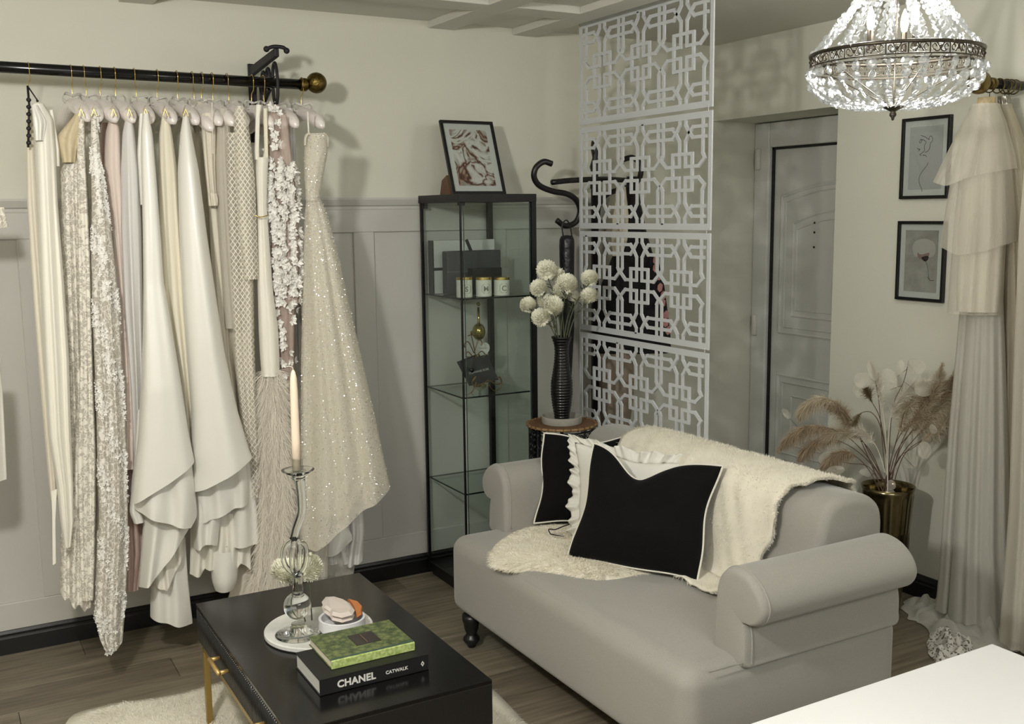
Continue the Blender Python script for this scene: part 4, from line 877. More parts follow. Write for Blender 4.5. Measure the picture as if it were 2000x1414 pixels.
part('canopy', MB().lathe([(.0, uz(459)), (.026, uz(461)), (.033, uz(468)), (.034, uz(480)), (.032, uz(560)), (.032, uz(640)), (.016, uz(760)), (.005, uz(800)), (0, uz(801))], (uc[0], 3.87), 14), M_nyl, um, smooth=True)
# ------------------------------------------------------------------ white table in the foreground
wt = root('white_table', (1.2, .75, 0), 'glossy white table corner in the right foreground', 'table')
part('table_top', MB().box(.35, 1.826, .28, 1.2615, .70, .722), M_white, wt, bevel=.003, seg=2)
for (x, y) in ((.42, .35), (1.76, .35), (.42, 1.19), (1.76, 1.19)): part('leg', MB().box(x-.02, x+.02, y-.02, y+.02, 0, .70), M_white, wt, bevel=.002)
# ------------------------------------------------------------------ clothes rail on the back wall
YR = 3.82; zr0 = onY(0, 127, YR)[2]; ZR = 2.084
rl = root('clothes_rail', (.9, YR, ZR), 'long black clothes rail with a hammered brass ball end above the gowns', 'rail')
xe = onY(590, 158, YR)[0]
part('pole', MB().tube([(-.35, YR, ZR+.006), (xe, YR, ZR-.004)], .0188, 24), M_blackg, rl, smooth=True)
bx = onY(618, 162, YR)[0]; bzz = onY(618, 162, YR)[2]
part('collar', MB().lathe([(0, 0), (.0225, 0), (.024, .003), (.024, .022), (.021, .026), (.018, .03), (.0, .03)], ax=((xe-.008, YR, ZR-.004), (1, 0, 0)), n=26), M_brass, rl, smooth=True)
part('ball_end', MB().ball((bx, YR, bzz), .0385, 32, 20), M_brass, rl, smooth=True)
xb_ = onY(491, 150, 4.1)[0]
def bracket(xb, nm):
    r = root('rail_bracket', (xb, YA, ZR), nm, 'bracket')
    part('wall_plate', MB().box(xb-.012, xb+.012, YA-.012, YA-.0005, ZR-.20, ZR+.10), M_iron, r, bevel=.003)
    part('top_arm', MB().prism([(xb-.009, YA-.006, ZR+.05), (xb-.009, YA-.006, ZR+.085), (xb-.009, 3.76, ZR+.112), (xb-.009, 3.76, ZR+.082)], (.018, 0, 0)), M_iron, r, bevel=.003)
    part('cap_scroll', MB().tube(curve([(xb-.03, 3.785, ZR+.110), (xb-.01, 3.765, ZR+.117), (xb+.02, 3.75, ZR+.114), (xb+.035, 3.755, ZR+.104)], 5), .007, 8).ball((xb-.03, 3.785, ZR+.110), .011).ball((xb+.035, 3.755, ZR+.104), .011), M_iron, r, smooth=True)
    for k, (yc, zc, rr, rz) in enumerate([(3.795, .0, .03, .075), (3.88, .03, .022, .035), (3.94, .02, .022, .04), (4.02, -.03, .04, .07)]):
        part('scroll', MB().tube([(xb, yc+math.cos(a)*rr, ZR+zc-.01+math.sin(a)*rz) for a in np.linspace(0, 2*math.pi, 26, endpoint=False)], .0062, 8, close=True), M_iron, r, smooth=True)
    part('lower_scroll', MB().tube(curve([(xb, 4.10, ZR-.19), (xb, 4.05, ZR-.16), (xb, 4.01, ZR-.12), (xb, 3.94, ZR-.06), (xb, 3.87, ZR-.024)], 6), .008, 8), M_iron, r, smooth=True)
bracket(xb_, 'black cast iron scroll bracket holding the clothes rail')
# padded hangers
HK = [56, 138, 163, 195, 223, 261, 306, 344, 374, 393, 413, 442, 491, 513, 537, 588]
M_bow = mat('white_satin_bow', '#e6e3dc', .4)
ordn = ['first', 'second', 'third', 'fourth', 'fifth', 'sixth', 'seventh', 'eighth', 'ninth', 'tenth', 'eleventh', 'twelfth', 'thirteenth', 'fourteenth', 'fifteenth', 'sixteenth']
for i, px in enumerate(HK):
    X = onY(px, 140, YR)[0]; zt_ = ZR+.0195; r = root('padded_hanger', (X, YR, ZR), ('wire hanger at the left end of the rail' if i == 0 else 'padded mauve satin hanger, %s hanger from the left on the rail' % ordn[i]), 'hanger', 'hangers on the clothes rail')
    lean_ = (i % 3-1)*.004
    arc = [(X+.002*math.cos(a), YR+math.cos(a)*.0215, ZR+math.sin(a)*.0215) for a in np.linspace(-.55, math.pi-.0, 12)]
    hk = [arc[-1]]+[]; low = 1.985 if i else 1.965
    P = arc[::-1][:-1][::-1]
    pts = [(X, YR+.018, ZR-.012)]+[(X, YR+math.cos(a)*.0215, ZR+math.sin(a)*.0215) for a in np.linspace(.3, math.pi+.2, 10)]+[(X+.001, YR-.012, ZR-.034), (X+lean_, YR-.002, ZR-.05), (X+lean_, YR, low)]
    part('hook', MB().tube(curve(pts, 3), .0016, 6), M_gold, r, smooth=True)
    if i == 0: continue
    L = .192; yaw = (-.06+.14*random.random()) if i not in (8,) else .1; dz = -.02 if i == 8 else 0
    C = []
    for t in np.linspace(-1, 1, 15):
        C.append((X+lean_-t*(.013+.006*math.sin(i*2.1)), YR+t*L, low-.012-.062*abs(t)**1.7+dz*(t < 0)))
    rad = [.008, .021]+[.0255]*11+[.021, .008]
    part('padded_arm', MB().tube(C, rad, 14), M_satinh, r, smooth=True)
    bb = MB(); 
    for s in (1, -1):
        ww = .011+.003*((i*s) % 3); hx = .024+.006*((i*2+s) % 3)
        G = [[(X+lean_+s*(.002+hx*math.sin(u*math.pi)**.8), YR-.02+(v-.5)*2*ww*(.4+math.sin(u*math.pi))+.01*math.sin(i+s), low+.010+.016*math.cos(u*math.pi)*(.5+math.sin(u*math.pi))+.004*math.sin(v*5+i)) for v in np.linspace(0, 1, 5)] for u in np.linspace(0, 1, 12)]; bb.grid(G)
        G = [[(X+lean_+s*(.002+.018*u)+.003*math.sin(u*4+i), YR-.025+(v-.5)*.012, low+.008-.035*u) for v in np.linspace(0, 1, 3)] for u in np.linspace(0, 1, 5)]; bb.grid(G)
    o = part('bow', bb, M_bow, r, smooth=True)
    if i <= 7:
        for t in (-.72, .72):
            c = np.array([X+lean_-t*.013, YR+t*L, low-.012-.062*abs(t)**1.7-.034]) if t > 0 else onY([158, 183, 221, 252, 284, 322, 362][i-1], 221, 3.59); clip = MB()
            for s in (1, -1): clip.obox(c+np.array([s*.004, 0, .002]), ((1, 0, s*.35), (0, 1, 0), (-s*.35, 0, 1)), (.001, .005, .012))
            part('clip', clip, M_gold, r)
        part('clip_wire', MB().tube([onY([158, 183, 221, 252, 284, 322, 362][i-1], 206, 3.60), (X+lean_, YR, low-.055), (X+lean_-.009, YR+.72*L, low-.06)], .001, 5), M_gold, r)
# ------------------------------------------------------------------ gowns
def sm(v, k=5):
    v = np.asarray(v, float); p = np.pad(v, k, mode='edge'); return np.convolve(p, np.ones(2*k+1)/(2*k+1), 'valid')
def layer(name, m, par, rows, pos, d=.05, hem=None, A=.01, nf=4, seed=0, back=True, step=7, nu=44, top0=.15, kind=None, label=None, twist=0, uvs=False, solid=True):
    """cloth tube. rows: (py, xl, xr) edges seen along sight lines; it hangs in a real vertical plane through pos, bellies d towards the room"""
    rows = sorted(rows); ys_ = np.array([r[0] for r in rows], float); ya, yb = ys_[0], ys_[-1]
    yy = np.arange(ya-0, yb+1.01, 1.0); XL = sm(np.interp(yy, ys_, [r[1] for r in rows]), 8); XR = sm(np.interp(yy, ys_, [r[2] for r in rows]), 8)
    mid = (XL.mean()+XR.mean())/2
    if not isinstance(pos, tuple): pos = tuple(onY(mid, (ya+yb)/2, pos)[:2])
    e2 = np.array([pos[0], pos[1], 0.]); e2 /= np.linalg.norm(e2); e1 = np.array([e2[1], -e2[0], 0.]); P0 = np.array([pos[0], pos[1], 1.])
    rg = np.random.default_rng(seed+11); ph = rg.random(8)*6.28; fr = [nf, nf*1.83+.3, nf*.55]
    ztop = onP(mid, ya, P0, e2)[2]; zbot = onP(mid, yb, P0, e2)[2]
    nt_ = max(8, int((yb-ya)/step))
    us = .5-.5*np.cos(np.linspace(0, math.pi, nu)); us = us*.6+np.linspace(0, 1, nu)*.4
    def ybot(u):
        y = yb
        if hem:
            hx = [h[0] for h in hem]; hy = [h[1] for h in hem]
            for _ in range(4): x = np.interp(y, yy, XL)*(1-u)+np.interp(y, yy, XR)*u; y = min(yb, float(np.interp(x, hx, hy)))
        return y
    YB = [ybot(u) for u in us]
    def pt(u, t, side):
        y = ya+(np.interp(u, us, YB)-ya)*t; xl = np.interp(y, yy, XL); xr = np.interp(y, yy, XR)
        a = onP(xl, y, P0, e2); b = onP(xr, y, P0, e2); hw = np.linalg.norm((b-a)[:2])/2
        c = 2*u-1; z = (a[2]+b[2])/2; g = min(1, top0+(y-ya)/(yb-ya+1e-6)*1.6); w = hw*2
        dd = min(d, hw*1.3); dep = dd*math.sqrt(max(0, 1-c*c))
        f = sum(k_*math.sin(2*math.pi*q*u+p_+twist*t*3+.6*math.sin(t*4+p_)) for k_, q, p_ in ((.6, fr[0], ph[0]), (.12, fr[1], ph[1]), (.4, fr[2], ph[2])))
        amp = min(A, w*.16)*g*(1-abs(c)**6)
        o = dep+f*amp if side > 0 else -dep*.7-f*amp*.4
        return (a+b)/2+e1*hw*c-e2*o
    ts = np.linspace(0, 1, nt_); G = np.array([[pt(u, t, 1) for u in us] for t in ts]); mb = MB(); nverts = [G]
    mb.grid(G)
    if back:
        ub = us[::3] if us[::3][-1] == us[-1] else np.append(us[::3], us[-1]); tb = ts[::2] if ts[::2][-1] == ts[-1] else np.append(ts[::2], ts[-1])
        Gb = np.array([[pt(u, t, -1) for u in ub] for t in tb]); mb.grid(Gb, flip=True)
    o = part(name, mb, m, par, smooth=True, kind=kind, label=label)
    if uvs:
        lay = o.data.uv_layers.new(name='uv'); W_ = np.abs(XR-XL).mean()/500
        V = np.concatenate([g.reshape(-1, 3) for g in ([G, Gb] if back else [G])]); U = np.array([(p@e1, p[2]) for p in V]); vi = np.zeros(len(o.data.loops), int); o.data.loops.foreach_get('vertex_index', vi); lay.data.foreach_set('uv', U[vi].astype(np.float32).ravel())
    gu = np.gradient(G, axis=0); gv = np.gradient(G, axis=1); Nn = np.cross(gu, gv); Nn /= np.linalg.norm(Nn, axis=2)[..., None]+1e-9
    Nn *= np.sign(-(Nn@e2))[..., None]+1e-9
    return o, G, Nn
def samp(G, Nn, n, rg, tr=(0, 1), ur=(0, 1)):
    a = (tr[0]+(tr[1]-tr[0])*rg.random(n))*(G.shape[0]-1.001); b = (ur[0]+(ur[1]-ur[0])*rg.random(n))*(G.shape[1]-1.001); i, j = a.astype(int), b.astype(int); fa, fb = (a-i)[:, None], (b-j)[:, None]
    return (G[i, j]*(1-fa)+G[i+1, j]*fa)*(1-fb)+(G[i, j+1]*(1-fa)+G[i+1, j+1]*fa)*fb, Nn[i, j]
def petals(P, N, R, rg, per=5, lift=.5):
    "little five-petalled cloth flowers"
    V = []; F = []
    for p, n_, r in zip(P, N, R):
        t = np.cross(n_, rg.normal(size=3)); t /= np.linalg.norm(t)+1e-9; w = np.cross(n_, t)
        for k in range(per):
            a = k/per*6.283+rg.random()*.3; d = t*math.cos(a)+w*math.sin(a); s = -t*math.sin(a)+w*math.cos(a); l = lift*(.5+rg.random()); k0 = len(V)
            V += [p, p+d*r*.55+s*r*.38+n_*r*l*.5, p+d*r+n_*r*l, p+d*r*.55-s*r*.38+n_*r*l*.5]; F.append((k0, k0+1, k0+2, k0+3))
    return np.array(V), np.array(F)
def specks(P, N, s, rg):
    D = N+rg.normal(size=P.shape)*.5; D /= np.linalg.norm(D, axis=1)[:, None]; T = np.cross(D, rg.normal(size=P.shape)); T /= np.linalg.norm(T, axis=1)[:, None]+1e-9; B = np.cross(D, T)
    s = (s*(.5+rg.random(len(P))))[:, None]; P = P+N*.002
    V = np.stack([P-T*s, P-B*s*.7, P+T*s, P+B*s*.7], 1).reshape(-1, 3); F = np.arange(len(V)).reshape(-1, 4); return V, F
M_satw = mat('ivory_satin', '#e4e2d9', .33, spec=.6, sheen=.15); M_sati = mat('cream_satin', '#e8e4d7', .5, sheen=.15)
M_crepe = mat('cream_crepe', '#e9e2cd', .8, sheen=.2); M_pink = mat('blush_crepe', '#decfc4', .8, sheen=.2); M_pinkd = mat('dusty_blush_lining', '#bfa79c', .8); M_lav = mat('pearl_grey_crepe', '#d8d6d2', .7, sheen=.2)
M_beige = mat('pale_beige_cloth', '#ddd6c5', .8, sheen=.2); M_beigeg = mat('greige_chiffon', '#c7c0ad', .85, sheen=.2)
M_lace1 = lace('ivory_lace', '#e9e4d8', 60, .74, .05, .56, 46, col2='#d6d0c3'); M_lace2 = lace('floral_lace', '#e4e0d7', 55, .72, .045, .60, 55, col2='#cdc6b9')
M_flw = mat('white_applique', '#f2f0ea', .6); M_net = lace('diamond_net', '#e8e2d3', 1, .28, net=(125, 88, .2)); M_tul = sheer('ivory_tulle', '#dcd5c6', .55)
M_glit_t = sheer('champagne_tulle', '#e2dccb', .6); M_glit = mat('silver_glitter', '#ffffff', .28, metal=.75, spec=1)
M_sheerp = sheer('blush_mesh', '#cdb9ad', .5); M_feath = mat('ivory_feather', '#f0e9dc', .8, sheen=.3)
M_tullo = sheer('soft_white_tulle', '#e2ddcf', .3)
def gown(label, X, name='gown'): return root(name, (X, 3.72, 1.9), label, 'dress')
rg = np.random.default_rng(5)
# 0 ivory gown with dark lacing, far left
g = gown('ivory strapless gown with black lace-up back at the left end of the rail', .33)
layer('underskirt', M_beige, g, [(215, 50, 64), (400, 53, 78), (600, 66, 94), (800, 82, 106), (940, 95, 114), (975, 99, 113)], 3.66, .03, A=.01, nf=2)
layer('skirt', M_sati, g, [(203, 62, 84), (230, 64, 103), (290, 68, 108), (400, 73, 113), (550, 78, 125), (700, 85, 135), (850, 94, 139), (950, 111, 143), (1020, 118, 144), (1068, 126, 138)], 3.60, .05, A=.014, nf=2.5, seed=2)
layer('bodice_fold', M_satw, g, [(205, 61, 72), (235, 64, 92), (275, 68, 86)], 3.565, .02, A=.008, nf=2)
layer('hip_flap', M_sati, g, [(215, 96, 104), (250, 99, 109), (290, 100, 116), (325, 101, 117)], 3.63, .015, A=.004, nf=1)
part('ribbon', MB().prism([onY(100, 960, 3.6), onY(111, 955, 3.6), onY(108, 1015, 3.6), onY(109, 1100, 3.6), onY(103, 1104, 3.6), onY(102, 1000, 3.6)], (0, .0012, 0)), M_sati, g)
lc = MB()
lc.tube([onY(54, 168, 3.62), onY(57, 205, 3.60), onY(55, 288, 3.60)], .0035, 8).tube([onY(54, 168, 3.62), onY(73, 196, 3.58)], .0022, 6).ball(onY(73, 197, 3.58), .004)
for py in range(195, 292, 14): lc.ball(onY(56, py, 3.597), .0075, 8, 6, (1, 1, .9))
part('lacing', lc, M_iron, g, smooth=True, kind='stuff', label='black corset lacing')
# 1 ivory lace gown
g = gown('ivory scalloped lace gown with a beige illusion bodice behind the beaded lace gown', .5)
layer('skirt', M_lace1, g, [(222, 152, 165), (300, 138, 168), (330, 118, 170), (450, 120, 176), (600, 125, 181), (800, 132, 188), (1000, 118, 190), (1110, 117, 186), (1190, 118, 186)], 3.70, .05, hem=[(116, 1148), (126, 1162), (135, 1160), (145, 1178), (156, 1172), (165, 1190), (176, 1180), (188, 1190)], A=.016, nf=4, seed=4)
layer('lining', mat('lace_lining', '#d3ccbe', .85), g, [(230, 153, 164), (420, 128, 172), (700, 136, 178), (950, 128, 180), (1095, 126, 178)], 3.74, .03, A=.012, nf=3, seed=5)
layer('bodice', mat('beige_illusion', '#d3c5a4', .85, noise=.15, nscale=60), g, [(222, 148, 158), (245, 128, 160), (268, 110, 160), (290, 114, 152), (318, 122, 148)], 3.66, .03, A=.006, nf=2)
layer('centre_panel', M_lace1, g, [(222, 154, 164), (300, 150, 167), (500, 152, 177), (700, 156, 181), (900, 150, 188), (1100, 156, 186), (1170, 160, 184)], 3.645, .02, A=.01, nf=2, seed=8)
# 2 beaded lace gown
g = gown('white floral lace gown with raised beadwork and the longest pointed train', .58)
rows3 = [(222, 178, 190), (300, 177, 196), (400, 179, 211), (500, 178, 223), (600, 180, 233), (700, 184, 238), (800, 188, 244), (900, 190, 248), (1000, 193, 250), (1080, 189, 250), (1150, 186, 247), (1200, 184, 244), (1240, 190, 241), (1272, 206, 238)]
o, G, Nn = layer('skirt', M_lace2, g, rows3, 3.62, .045, hem=[(184, 1195), (192, 1215), (200, 1240), (209, 1272), (238, 1255)], A=.016, nf=3, seed=9)
layer('lining', mat('beige_mesh_lining', '#cfc7b9', .85), g, [(228, 179, 189), (400, 184, 208), (700, 190, 232), (1000, 199, 244), (1230, 204, 238)], 3.66, .02, A=.01, nf=2, seed=5)
nP = 1500; P, N = samp(G, Nn, nP*3, rg, (0, 1), (.03, .97)); kk = np.sin(P[:, 2]*21+P[:, 0]*80)+np.sin(P[:, 2]*47+P[:, 0]*50)*.6; sel = np.argsort(-kk+rg.random(len(kk))*1.4)[:nP]
V, F = petals(P[sel]+N[sel]*.002, N[sel], .0045+.0045*rg.random(nP), rg, 4, .35); quadmesh('applique', V, F, M_flw, g, 'stuff', smooth=False)
# 3 blush
g = gown('blush pink crepe gown hanging between the lace and pearl grey gowns', .68)
layer('skirt', M_pink, g, [(222, 216, 227), (260, 206, 235), (330, 202, 238), (450, 218, 243), (600, 230, 252), (750, 238, 260), (850, 238, 262), (915, 233, 263)], 3.70, .04, A=.012, nf=2, seed=11)
layer('underskirt', M_pinkd, g, [(880, 236, 262), (1000, 236, 281), (1080, 243, 283), (1150, 246, 272)], 3.76, .04, A=.014, nf=2.5, seed=12)
layer('hip_drape', M_pinkd, g, [(240, 200, 214), (300, 196, 224), (420, 205, 230)], 3.78, .03, A=.008, nf=2)
# 4 pearl
g = gown('pearl grey crepe gown beside the blush gown', .74)
layer('skirt', M_lav, g, [(222, 247, 257), (260, 239, 263), (330, 236, 271), (450, 236, 276), (600, 243, 279), (750, 255, 281), (900, 262, 284), (958, 254, 280)], 3.67, .045, A=.014, nf=2.2, seed=13)
# 5 white satin mermaid
g = gown('white satin mermaid gown with layered angled hems, left of the two widest skirts', .82)
o6 = layer('skirt', M_satw, g, [(222, 280, 290), (260, 275, 298), (330, 276, 304), (450, 279, 313), (550, 280, 320), (650, 279, 337), (750, 275, 354), (850, 269, 369), (905, 263, 380), (975, 256, 384)], 3.58, .085, hem=[(254, 962), (262, 973), (290, 956), (330, 935), (381, 905)], A=.012, nf=1.1, seed=14, twist=.3)
layer('hip_fold', M_satw, g, [(222, 272, 281), (300, 268, 282), (400, 274, 284)], 3.64, .02, A=.004, nf=1)
layer('second_tier', M_satw, g, [(880, 262, 372), (950, 258, 380), (1000, 262, 385), (1030, 262, 385)], 3.61, .075, hem=[(253, 972), (262, 985), (300, 1002), (345, 1022), (372, 1029), (384, 1014)], A=.018, nf=2.2, seed=15)
layer('third_tier', M_satw, g, [(930, 270, 372), (1000, 280, 375), (1060, 276, 366), (1142, 270, 345)], 3.65, .06, hem=[(270, 1140), (290, 1132), (310, 1112), (330, 1088), (350, 1058), (375, 1028)], A=.02, nf=2, seed=16)
layer('fourth_tier', M_sati, g, [(960, 268, 366), (1060, 290, 360), (1150, 300, 358)], 3.69, .045, hem=[(290, 1128), (310, 1140), (325, 1146), (345, 1110), (362, 1075)], A=.02, nf=2.6, seed=17)
layer('train', M_satw, g, [(1050, 300, 362), (1120, 296, 366), (1180, 293, 372), (1222, 293, 377)], 3.72, .04, hem=[(293, 1198), (330, 1212), (350, 1219), (377, 1222)], A=.02, nf=1.5, seed=19)
layer('side_panel', M_satw, g, [(800, 268, 280), (900, 262, 276), (1000, 252, 276), (1020, 262, 282)], 3.63, .02, A=.008, nf=1)
# 6 cream
g = gown('cream crepe gown squeezed between the two white satin mermaid gowns', .93)
layer('skirt', M_crepe, g, [(222, 317, 328), (260, 311, 336), (330, 309, 346), (450, 312, 354), (600, 319, 364), (700, 333, 371), (800, 346, 380), (910, 360, 386)], 3.68, .05, A=.016, nf=2.2, seed=21)
# 7 ivory satin mermaid
g = gown('ivory satin mermaid gown with cascading ruffled hems, right of the two widest skirts', 1.0)
layer('skirt', M_satw, g, [(222, 358, 367), (260, 352, 374), (330, 347, 388), (450, 350, 403), (600, 357, 425), (700, 365, 441), (800, 373, 463), (880, 374, 486), (905, 374, 496), (960, 374, 498)], 3.61, .08, hem=[(374, 953), (400, 945), (440, 925), (470, 909), (496, 895)], A=.012, nf=1.2, seed=24, twist=.2)
layer('second_tier', M_satw, g, [(880, 375, 480), (950, 376, 486), (1016, 384, 484)], 3.65, .06, hem=[(374, 955), (386, 1016), (420, 1003), (460, 990), (486, 986)], A=.018, nf=2.3, seed=25)
layer('third_tier', M_satw, g, [(950, 376, 440), (1000, 375, 432), (1066, 378, 425)], 3.66, .045, hem=[(372, 1090), (395, 1060), (412, 1058), (424, 1066), (440, 1010)], A=.02, nf=2, seed=26)
layer('side_tier', M_satw, g, [(890, 455, 490), (1000, 440, 503), (1062, 440, 509)], 3.67, .04, hem=[(438, 1060), (460, 1085), (485, 1070), (509, 1058)], A=.016, nf=1.6, seed=27)
layer('hem_ruffle', M_sati, g, [(1000, 372, 488), (1060, 371, 490), (1118, 370, 491)], 3.70, .035, hem=[(370, 1114), (392, 1118), (400, 1104), (430, 1108), (462, 1112), (470, 1098), (491, 1120)], A=.024, nf=5.5, seed=28)
layer('train', M_satw, g, [(1070, 411, 466), (1100, 411, 466), (1135, 414, 464), (1149, 421, 457)], 3.70, .06, A=.004, nf=1, seed=29)
# 8 greige wrap
g = gown('greige chiffon gown behind the ivory satin mermaid gown', 1.07)
layer('skirt', M_beigeg, g, [(200, 384, 396), (250, 378, 404), (350, 372, 410), (500, 395, 424), (700, 420, 446), (900, 452, 478), (1030, 470, 498)], 3.80, .04, A=.014, nf=3, seed=31)
layer('sleeve', M_beigeg, g, [(238, 357, 372), (262, 350, 386), (300, 355, 392), (330, 366, 392)], 3.80, .02, A=.006, nf=2)
# 9 knotted
g = gown('pale beige gown with a knotted twisted front beside the ivory mermaid gown', 1.1)
layer('bodice', M_beige, g, [(222, 392, 418), (260, 394, 422), (330, 400, 421), (378, 405, 423), (392, 407, 424)], 3.70, .035, A=.014, nf=3, seed=33)
layer('knot', M_beige, g, [(378, 405, 423), (388, 406, 427), (402, 407, 425)], 3.67, .02, A=.01, nf=3)
layer('skirt', M_beige, g, [(392, 407, 426), (500, 412, 436), (700, 426, 450), (850, 448, 472), (1000, 478, 496)], 3.72, .04, A=.014, nf=2.6, seed=34)
part('strap', MB().tube([onY(414, 200, 3.62), onY(416, 300, 3.64)], .0018, 6), M_beige, g)
# 10 tulle sleeve
g = gown('beige tulle gown with long soft sleeve beside the diamond net gown', 1.15)
layer('sleeve', M_tul, g, [(213, 430, 445), (225, 424, 449), (300, 421, 453), (400, 424, 460), (500, 430, 468), (640, 440, 480)], 3.69, .035, A=.008, nf=3, seed=36)
layer('skirt', M_beige, g, [(230, 428, 446), (400, 428, 462), (600, 436, 484), (800, 456, 498), (1000, 478, 505), (1080, 486, 507)], 3.74, .03, A=.012, nf=3, seed=37)
# 11 diamond net
g = gown('ivory gown overlaid with diamond netting and a long netted sleeve', 1.2)
layer('net_sleeve', M_net, g, [(208, 460, 476), (222, 456, 482), (270, 457, 489), (350, 460, 498), (450, 466, 502), (545, 476, 505)], 3.62, .03, A=.006, nf=2, seed=39, uvs=True)
layer('net_skirt', M_net, g, [(260, 442, 470), (400, 444, 484), (545, 450, 494), (700, 458, 498), (850, 475, 504), (970, 484, 507)], 3.66, .035, A=.01, nf=2.5, seed=40, uvs=True)
layer('lining', M_beige, g, [(230, 458, 474), (400, 462, 492), (545, 466, 499), (644, 472, 499), (652, 474, 494), (850, 480, 500), (1000, 486, 506)], 3.70, .025, A=.008, nf=2, seed=41)
# 12 satin with feathers
g = gown('ivory satin column gown with a deep feathered hem beside the candle', 1.28)
layer('strap', M_sati, g, [(205, 500, 512), (222, 499, 508), (300, 497, 506), (312, 498, 508)], 3.62, .008, A=.002, nf=1); layer('strap', M_crepe, g, [(212, 514, 522), (300, 516, 524), (314, 510, 525)], 3.63, .008, A=.002, nf=1)
layer('bodice', M_sati, g, [(308, 500, 525), (330, 499, 523), (400, 502, 521), (560, 503, 532), (640, 505, 543), (700, 508, 546), (733, 511, 546)], 3.63, .04, A=.006, nf=1.6, seed=43)
part('belt', MB().tube(curve([onY(497, 420, 3.585), onY(508, 424, 3.58), onY(522, 421, 3.59)], 5), .0022, 6), M_gold, g, smooth=True)
_, G, Nn = layer('feather_base', M_feath, g, [(722, 511, 548), (800, 508, 557), (900, 506, 566), (1000, 508, 570), (1100, 500, 562), (1165, 486, 552)], 3.65, .04, A=.012, nf=3, seed=44)
P, N = samp(G, Nn, 9000, rg); D = N*.55+np.array([0, 0, -.85])+rg.normal(size=P.shape)*.5; V, F = blades(P, D, .05*(.4+rg.random(len(P))), .0007, 3, np.array([0, 0, -.35])); quadmesh('feathers', V, F, M_feath, g, 'stuff')
layer('lining', M_beige, g, [(740, 500, 560), (900, 496, 572), (1080, 470, 566), (1180, 440, 556)], 3.74, .03, A=.01, nf=3, seed=45)
# 13 flower applique
g = gown('sheer blush gown covered in white three-dimensional fabric flowers', 1.33)
_, G, Nn = layer('overlay', M_sheerp, g, [(205, 529, 545), (225, 526, 548), (300, 523, 557), (400, 524, 566), (500, 530, 572), (590, 535, 576), (720, 548, 574), (760, 552, 574)], 3.665, .035, A=.008, nf=2, seed=47)
layer('lining', mat('taupe_lining', '#b8a294', .85), g, [(240, 530, 546), (400, 529, 560), (600, 540, 574), (760, 552, 574), (1090, 560, 590)], 3.72, .02, A=.006, nf=2)
_, G2, N2 = layer('sleeve', M_sheerp, g, [(225, 548, 560), (320, 548, 572), (420, 552, 583), (520, 556, 585), (592, 556, 584)], 3.63, .02, A=.006, nf=2, seed=48)
P, N = samp(G, Nn, 260, rg, (.22, .72)); Pa, Na = samp(G2, N2, 260, rg, (.25, 1)); Pb, Nb = samp(G, Nn, 26, rg, (.0, .22)); Pc2, Nc2 = samp(G, Nn, 34, rg, (.72, 1))
P = np.concatenate([P, Pa, Pb, Pc2]); N = np.concatenate([N, Na, Nb, Nc2]); V, F = petals(P+N*.004, N, .011+.007*rg.random(len(P)), rg, 5, .8); quadmesh('fabric_flowers', V, F, M_flw, g, 'stuff', smooth=False)
# 14 pale
g = gown('pale pearl satin gown with a pleated ruffle hem behind the glitter gown', 1.38)
layer('skirt', M_lav, g, [(212, 556, 572), (260, 560, 577), (330, 562, 580), (450, 568, 586), (700, 572, 600), (900, 580, 640), (1050, 590, 690), (1095, 600, 705)], 3.80, .05, A=.014, nf=4, seed=50)
layer('ruffle', M_lav, g, [(985, 640, 708), (1040, 648, 712), (1102, 640, 708)], 3.74, .03, hem=[(640, 1085), (660, 1100), (690, 1104), (706, 1098)], A=.02, nf=4, seed=51)
layer('ruffle_fold', M_satw, g, [(1018, 652, 672), (1050, 640, 690), (1084, 636, 680)], 3.70, .02, hem=[(636, 1090), (660, 1078), (690, 1054)], A=.008, nf=1.2, seed=52)
layer('organza', M_tullo, g, [(1060, 600, 700), (1128, 604, 690)], 3.76, .03, A=.01, nf=3, seed=53)
# 15 glitter
g = gown('champagne glitter tulle gown with a full flared skirt at the right end', 1.47)
_, Ga, Na = layer('bodice', M_glit_t, g, [(262, 596, 640), (300, 594, 640), (340, 594, 632), (375, 596, 625), (392, 598, 624)], 3.60, .05, A=.004, nf=2, seed=55)
for (a, b, c_, d_) in ((596, 262, 612, 284), (626, 262, 640, 290)):
    part('cup', MB().tube(curve([onY(a, d_, 3.57), onY(a+1, b+6, 3.565), onY((a+c_)/2, b-1, 3.56), onY(c_, b+8, 3.57), onY(c_-1, d_, 3.58)], 6), .0045, 8), M_glit_t, g, smooth=True)
part('strap', MB().tube([onY(601, 218, 3.57), onY(604, 284, 3.585)], .003, 8), M_sati, g, smooth=True)
_, Gb_, Nb_ = layer('skirt', M_glit_t, g, [(385, 598, 624), (420, 595, 640), (500, 592, 661), (600, 590, 683), (700, 588, 706), (800, 587, 729), (900, 586, 750), (962, 584, 764), (1060, 584, 766)], 3.60, .11, hem=[(584, 1062), (612, 1062), (640, 1042), (670, 1015), (700, 992), (735, 972), (764, 955)], A=.022, nf=3.4, seed=56, nu=60)
layer('underskirt', mat('champagne_lining', '#ded6c4', .85), g, [(392, 600, 622), (600, 600, 668), (800, 600, 705), (930, 600, 722), (1000, 602, 690)], 3.64, .05, A=.014, nf=4, seed=57)
layer('net_hem', M_tullo, g, [(980, 598, 650), (1060, 590, 642), (1130, 586, 640)], 3.66, .03, A=.012, nf=4, seed=58)
